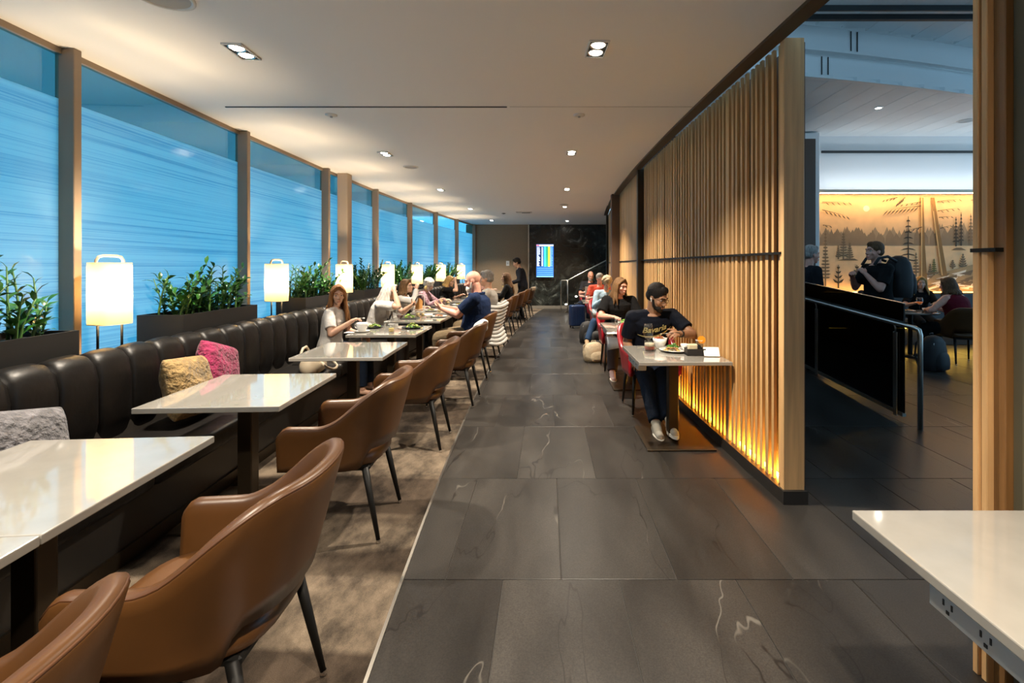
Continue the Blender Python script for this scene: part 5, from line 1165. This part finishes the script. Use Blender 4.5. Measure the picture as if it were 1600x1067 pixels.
    # the hall
    pos = V((4.62,6.7,0))
    t, q = person('man in black with short dark hair gripping his backpack straps', pos, pi/2, 1.90, False, 1.10, lean=0, hunch=4, hy=6, hp=-2, lh=(-.12,.26,1.39), rh=(.15,.27,1.35), lp=(-.6,-.5,-.8), rp=(.6,-.4,-.8), skn='pink', top=black, bot=black, botl='short', shoes=(mat('shoe_white',(.5,.5,.5),.6),mat('sneaker_sole',(.7,.68,.62),.6)), hair=('short',br), vox=.008, curl=(1.2,1.2), pr=(-1,.2,0), pl=(1,.2,0), **{**stand,'pz':.985})
    b_ = thing('backpack','large black backpack on the back of the man in the hall','bag',(4.90,6.7,1.06),-pi/2); obj('body', bag_geo(.36,.27,.58), blackfab, b_, smooth=True); obj('front_pocket', bag_geo(.28,.14,.32), blackfab, b_, loc=(0,.12,.05), smooth=True)
    for s in (-1,1): obj('shoulder_strap', G().tube([(s*.10,-.10,.5),(s*.13,-.24,.565),(s*.13,-.36,.54),(s*.13,-.42,.45)],.02,8), blackfab, b_, smooth=True)
    pos = V((3.80,7.0,0)); 
    t, q = person('man with cropped grey hair in a dark jacket, half behind the slat wall', pos, -pi/2, 1.86, False, 1.08, lean=0, hunch=3, hy=4, hp=3, lh=(-.25,.1,.86), rh=(.25,.1,.86), skn='pink', top=cloth('jacket_dark',(.012,.012,.015)), sl='long', bot=black, shoes=(black,darkp), hair=('short',gy), vox=.009, **{**stand,'pz':.965})
    rr_, ff_ = q['fr'](.3); 
    obj('shirt_front', G().rings([[q['sp'](tt)+ff_*(.138+dy)+rr_*x for x,dy in ((-w_,-.012),(0,0),(w_,-.012),(w_,-.03),(-w_,-.03))] for tt,w_ in ((.10,.035),(.2,.05),(.3,.055),(.38,.05))]), cloth('sky_shirt',(.18,.36,.62)), t, smooth=True)
    rt = thing('round_table','round white table with drinks below the mural in the hall','table',(6.05,8.0,0)); obj('table_top', G().lathe([(.0005,.712),(.39,.712),(.40,.72),(.40,.735),(.392,.742),(.0005,.742)],40), quartz, rt, smooth=False, auto=True); obj('column', G().lathe([(.035,.02),(.035,.71)],16), blk, rt, smooth=True); obj('foot', G().lathe([(.0005,.0),(.25,.0),(.25,.012),(.04,.025)],32), blk, rt, smooth=True)
    wineglass('orange spritz in a stemmed glass on the round hall table', V((6.3,8.12,.743)), .22,.05,spritz)
    plate('small plate with food on the round hall table', V((5.98,7.95,.743)), .1, china); heap('food','brown food on the hall plate', V((5.98,7.95,.751)),.05,.02,[brownfood,egg],31); bowl('white bowl on the round hall table', V((6.22,7.85,.743)), .075,.06,china)
    chair('brown leather chair of the woman in the dark red tank top', 6.42, 7.42, -pi/2-.2, False, 'hall chairs', 0)
    person('woman with dark hair in a dark red tank top seen from behind in the hall', V((6.42,7.44,0)), .35, 1.72, True, 1.3, pz=.575, lean=10, hunch=10, hy=6, hp=8, lh=(-.2,.36,.80), rh=(.1,.4,.80), lp=(-1,-.2,-.5), top=cloth('wine',(.10,.006,.014)), sl='none', bot=black, hair=('bob',br), skn='pink', shoes=(black,mat('sneaker_sole',(.7,.68,.62),.6)), lf=(-.25,.35,.085), vox=.010)
    person('smiling blonde woman facing the camera across the hall table', V((6.95,9.0,0)), pi-.3, 1.66, True, 1.0, hy=-10, hp=4, pz=.575, top=black, bot=black, hair=('mid',bl), lh=(-.1,.45,.82), rh=(.2,.4,.82), vox=.010)
    chair('brown leather chair of the man in khaki shorts in the hall', 5.42, 8.15, pi+.2, False, 'hall chairs', 0)
    person('man in khaki shorts seated at the round hall table, mostly hidden', V((5.44,8.15,0)), -pi/2+.25, 1.76, False, 1.05, pz=.58, hp=5, top=cloth('charcoal',(.02,.021,.026)), bot=cloth('sand',(.45,.38,.28)), botl='short', shoes=(black,darkp), hair=('short',br), vox=.011)
def drape_sheet():
    g = G(); rs = []
    for i in range(11):
        x = -.13+.26*i/10; z = .02*sin(i*1.7); rs.append([V((x,-.08,.03)),V((x,.04,.035+z*.2)),V((x,.12,.02)),V((x,.15,-.05+z)),V((x,.16+z*.6,-.16+z)),V((x,.165+z*.6,-.16+z)),V((x,.156,-.05+z)),V((x,.125,.026)),V((x,.04,.041+z*.2)),V((x,-.08,.036))])
    return g.rings(rs)
def shirt_text(t, s, size, q, dx, tt, m, swoosh=False):
    cu = bpy.data.curves.new('print','FONT'); cu.body = s; cu.size = size; cu.align_x = 'CENTER'; cu.extrude = .0006; cu.shear = .35 if swoosh else 0; cu.offset = .0012
    o = bpy.data.objects.new('print', cu); COL.objects.link(o); dg = bpy.context.evaluated_depsgraph_get(); me = bpy.data.meshes.new_from_object(o.evaluated_get(dg)); bpy.data.objects.remove(o)
    bm = bmesh.new(); bm.from_mesh(me)
    if swoosh:
        vs = [bm.verts.new(V((-.16+.34*i/14, -.035-.02*sin(i/14*pi)+.03*i/14-(.008+.012*sin(i/14*pi))*j, 0))) for i in range(15) for j in (0,1)]
        for i in range(14): bm.faces.new((vs[2*i],vs[2*i+2],vs[2*i+3],vs[2*i+1]))
    for e in range(2): bmesh.ops.subdivide_edges(bm, edges=[e_ for e_ in bm.edges if e_.calc_length() > .012], cuts=1)
    bmesh.ops.triangulate(bm, faces=bm.faces[:])
    top = [c for c in t.children if c.name.startswith('top')][0].data
    from mathutils.bvhtree import BVHTree
    bv = BVHTree.FromPolygons([v.co[:] for v in top.vertices],[p.vertices[:] for p in top.polygons])
    rr, ff = q['fr'](tt); up = rr.cross(ff)*-1; up = ff.cross(rr)*-1 if up.z < 0 else up; c = q['sp'](tt)
    rot = R(9) if swoosh else 0
    for v in bm.verts:
        x, y = v.co.x+dx, v.co.y; x, y = x*cos(rot)-y*sin(rot), x*sin(rot)+y*cos(rot)
        p = c-rr*x+up*y if False else c+(-rr)*x+up*y
        p0 = p+ff*.6; hit = bv.ray_cast(p0, -ff, 1.0)
        v.co = (hit[0] if hit[0] is not None else p+ff*.13)+ff*(.004+v.co.z)
    bm.to_mesh(me); bm.free(); me.materials.clear(); me.materials.append(m); o = link('print', me, t); o['label'] = 'printed lettering'
build_people()
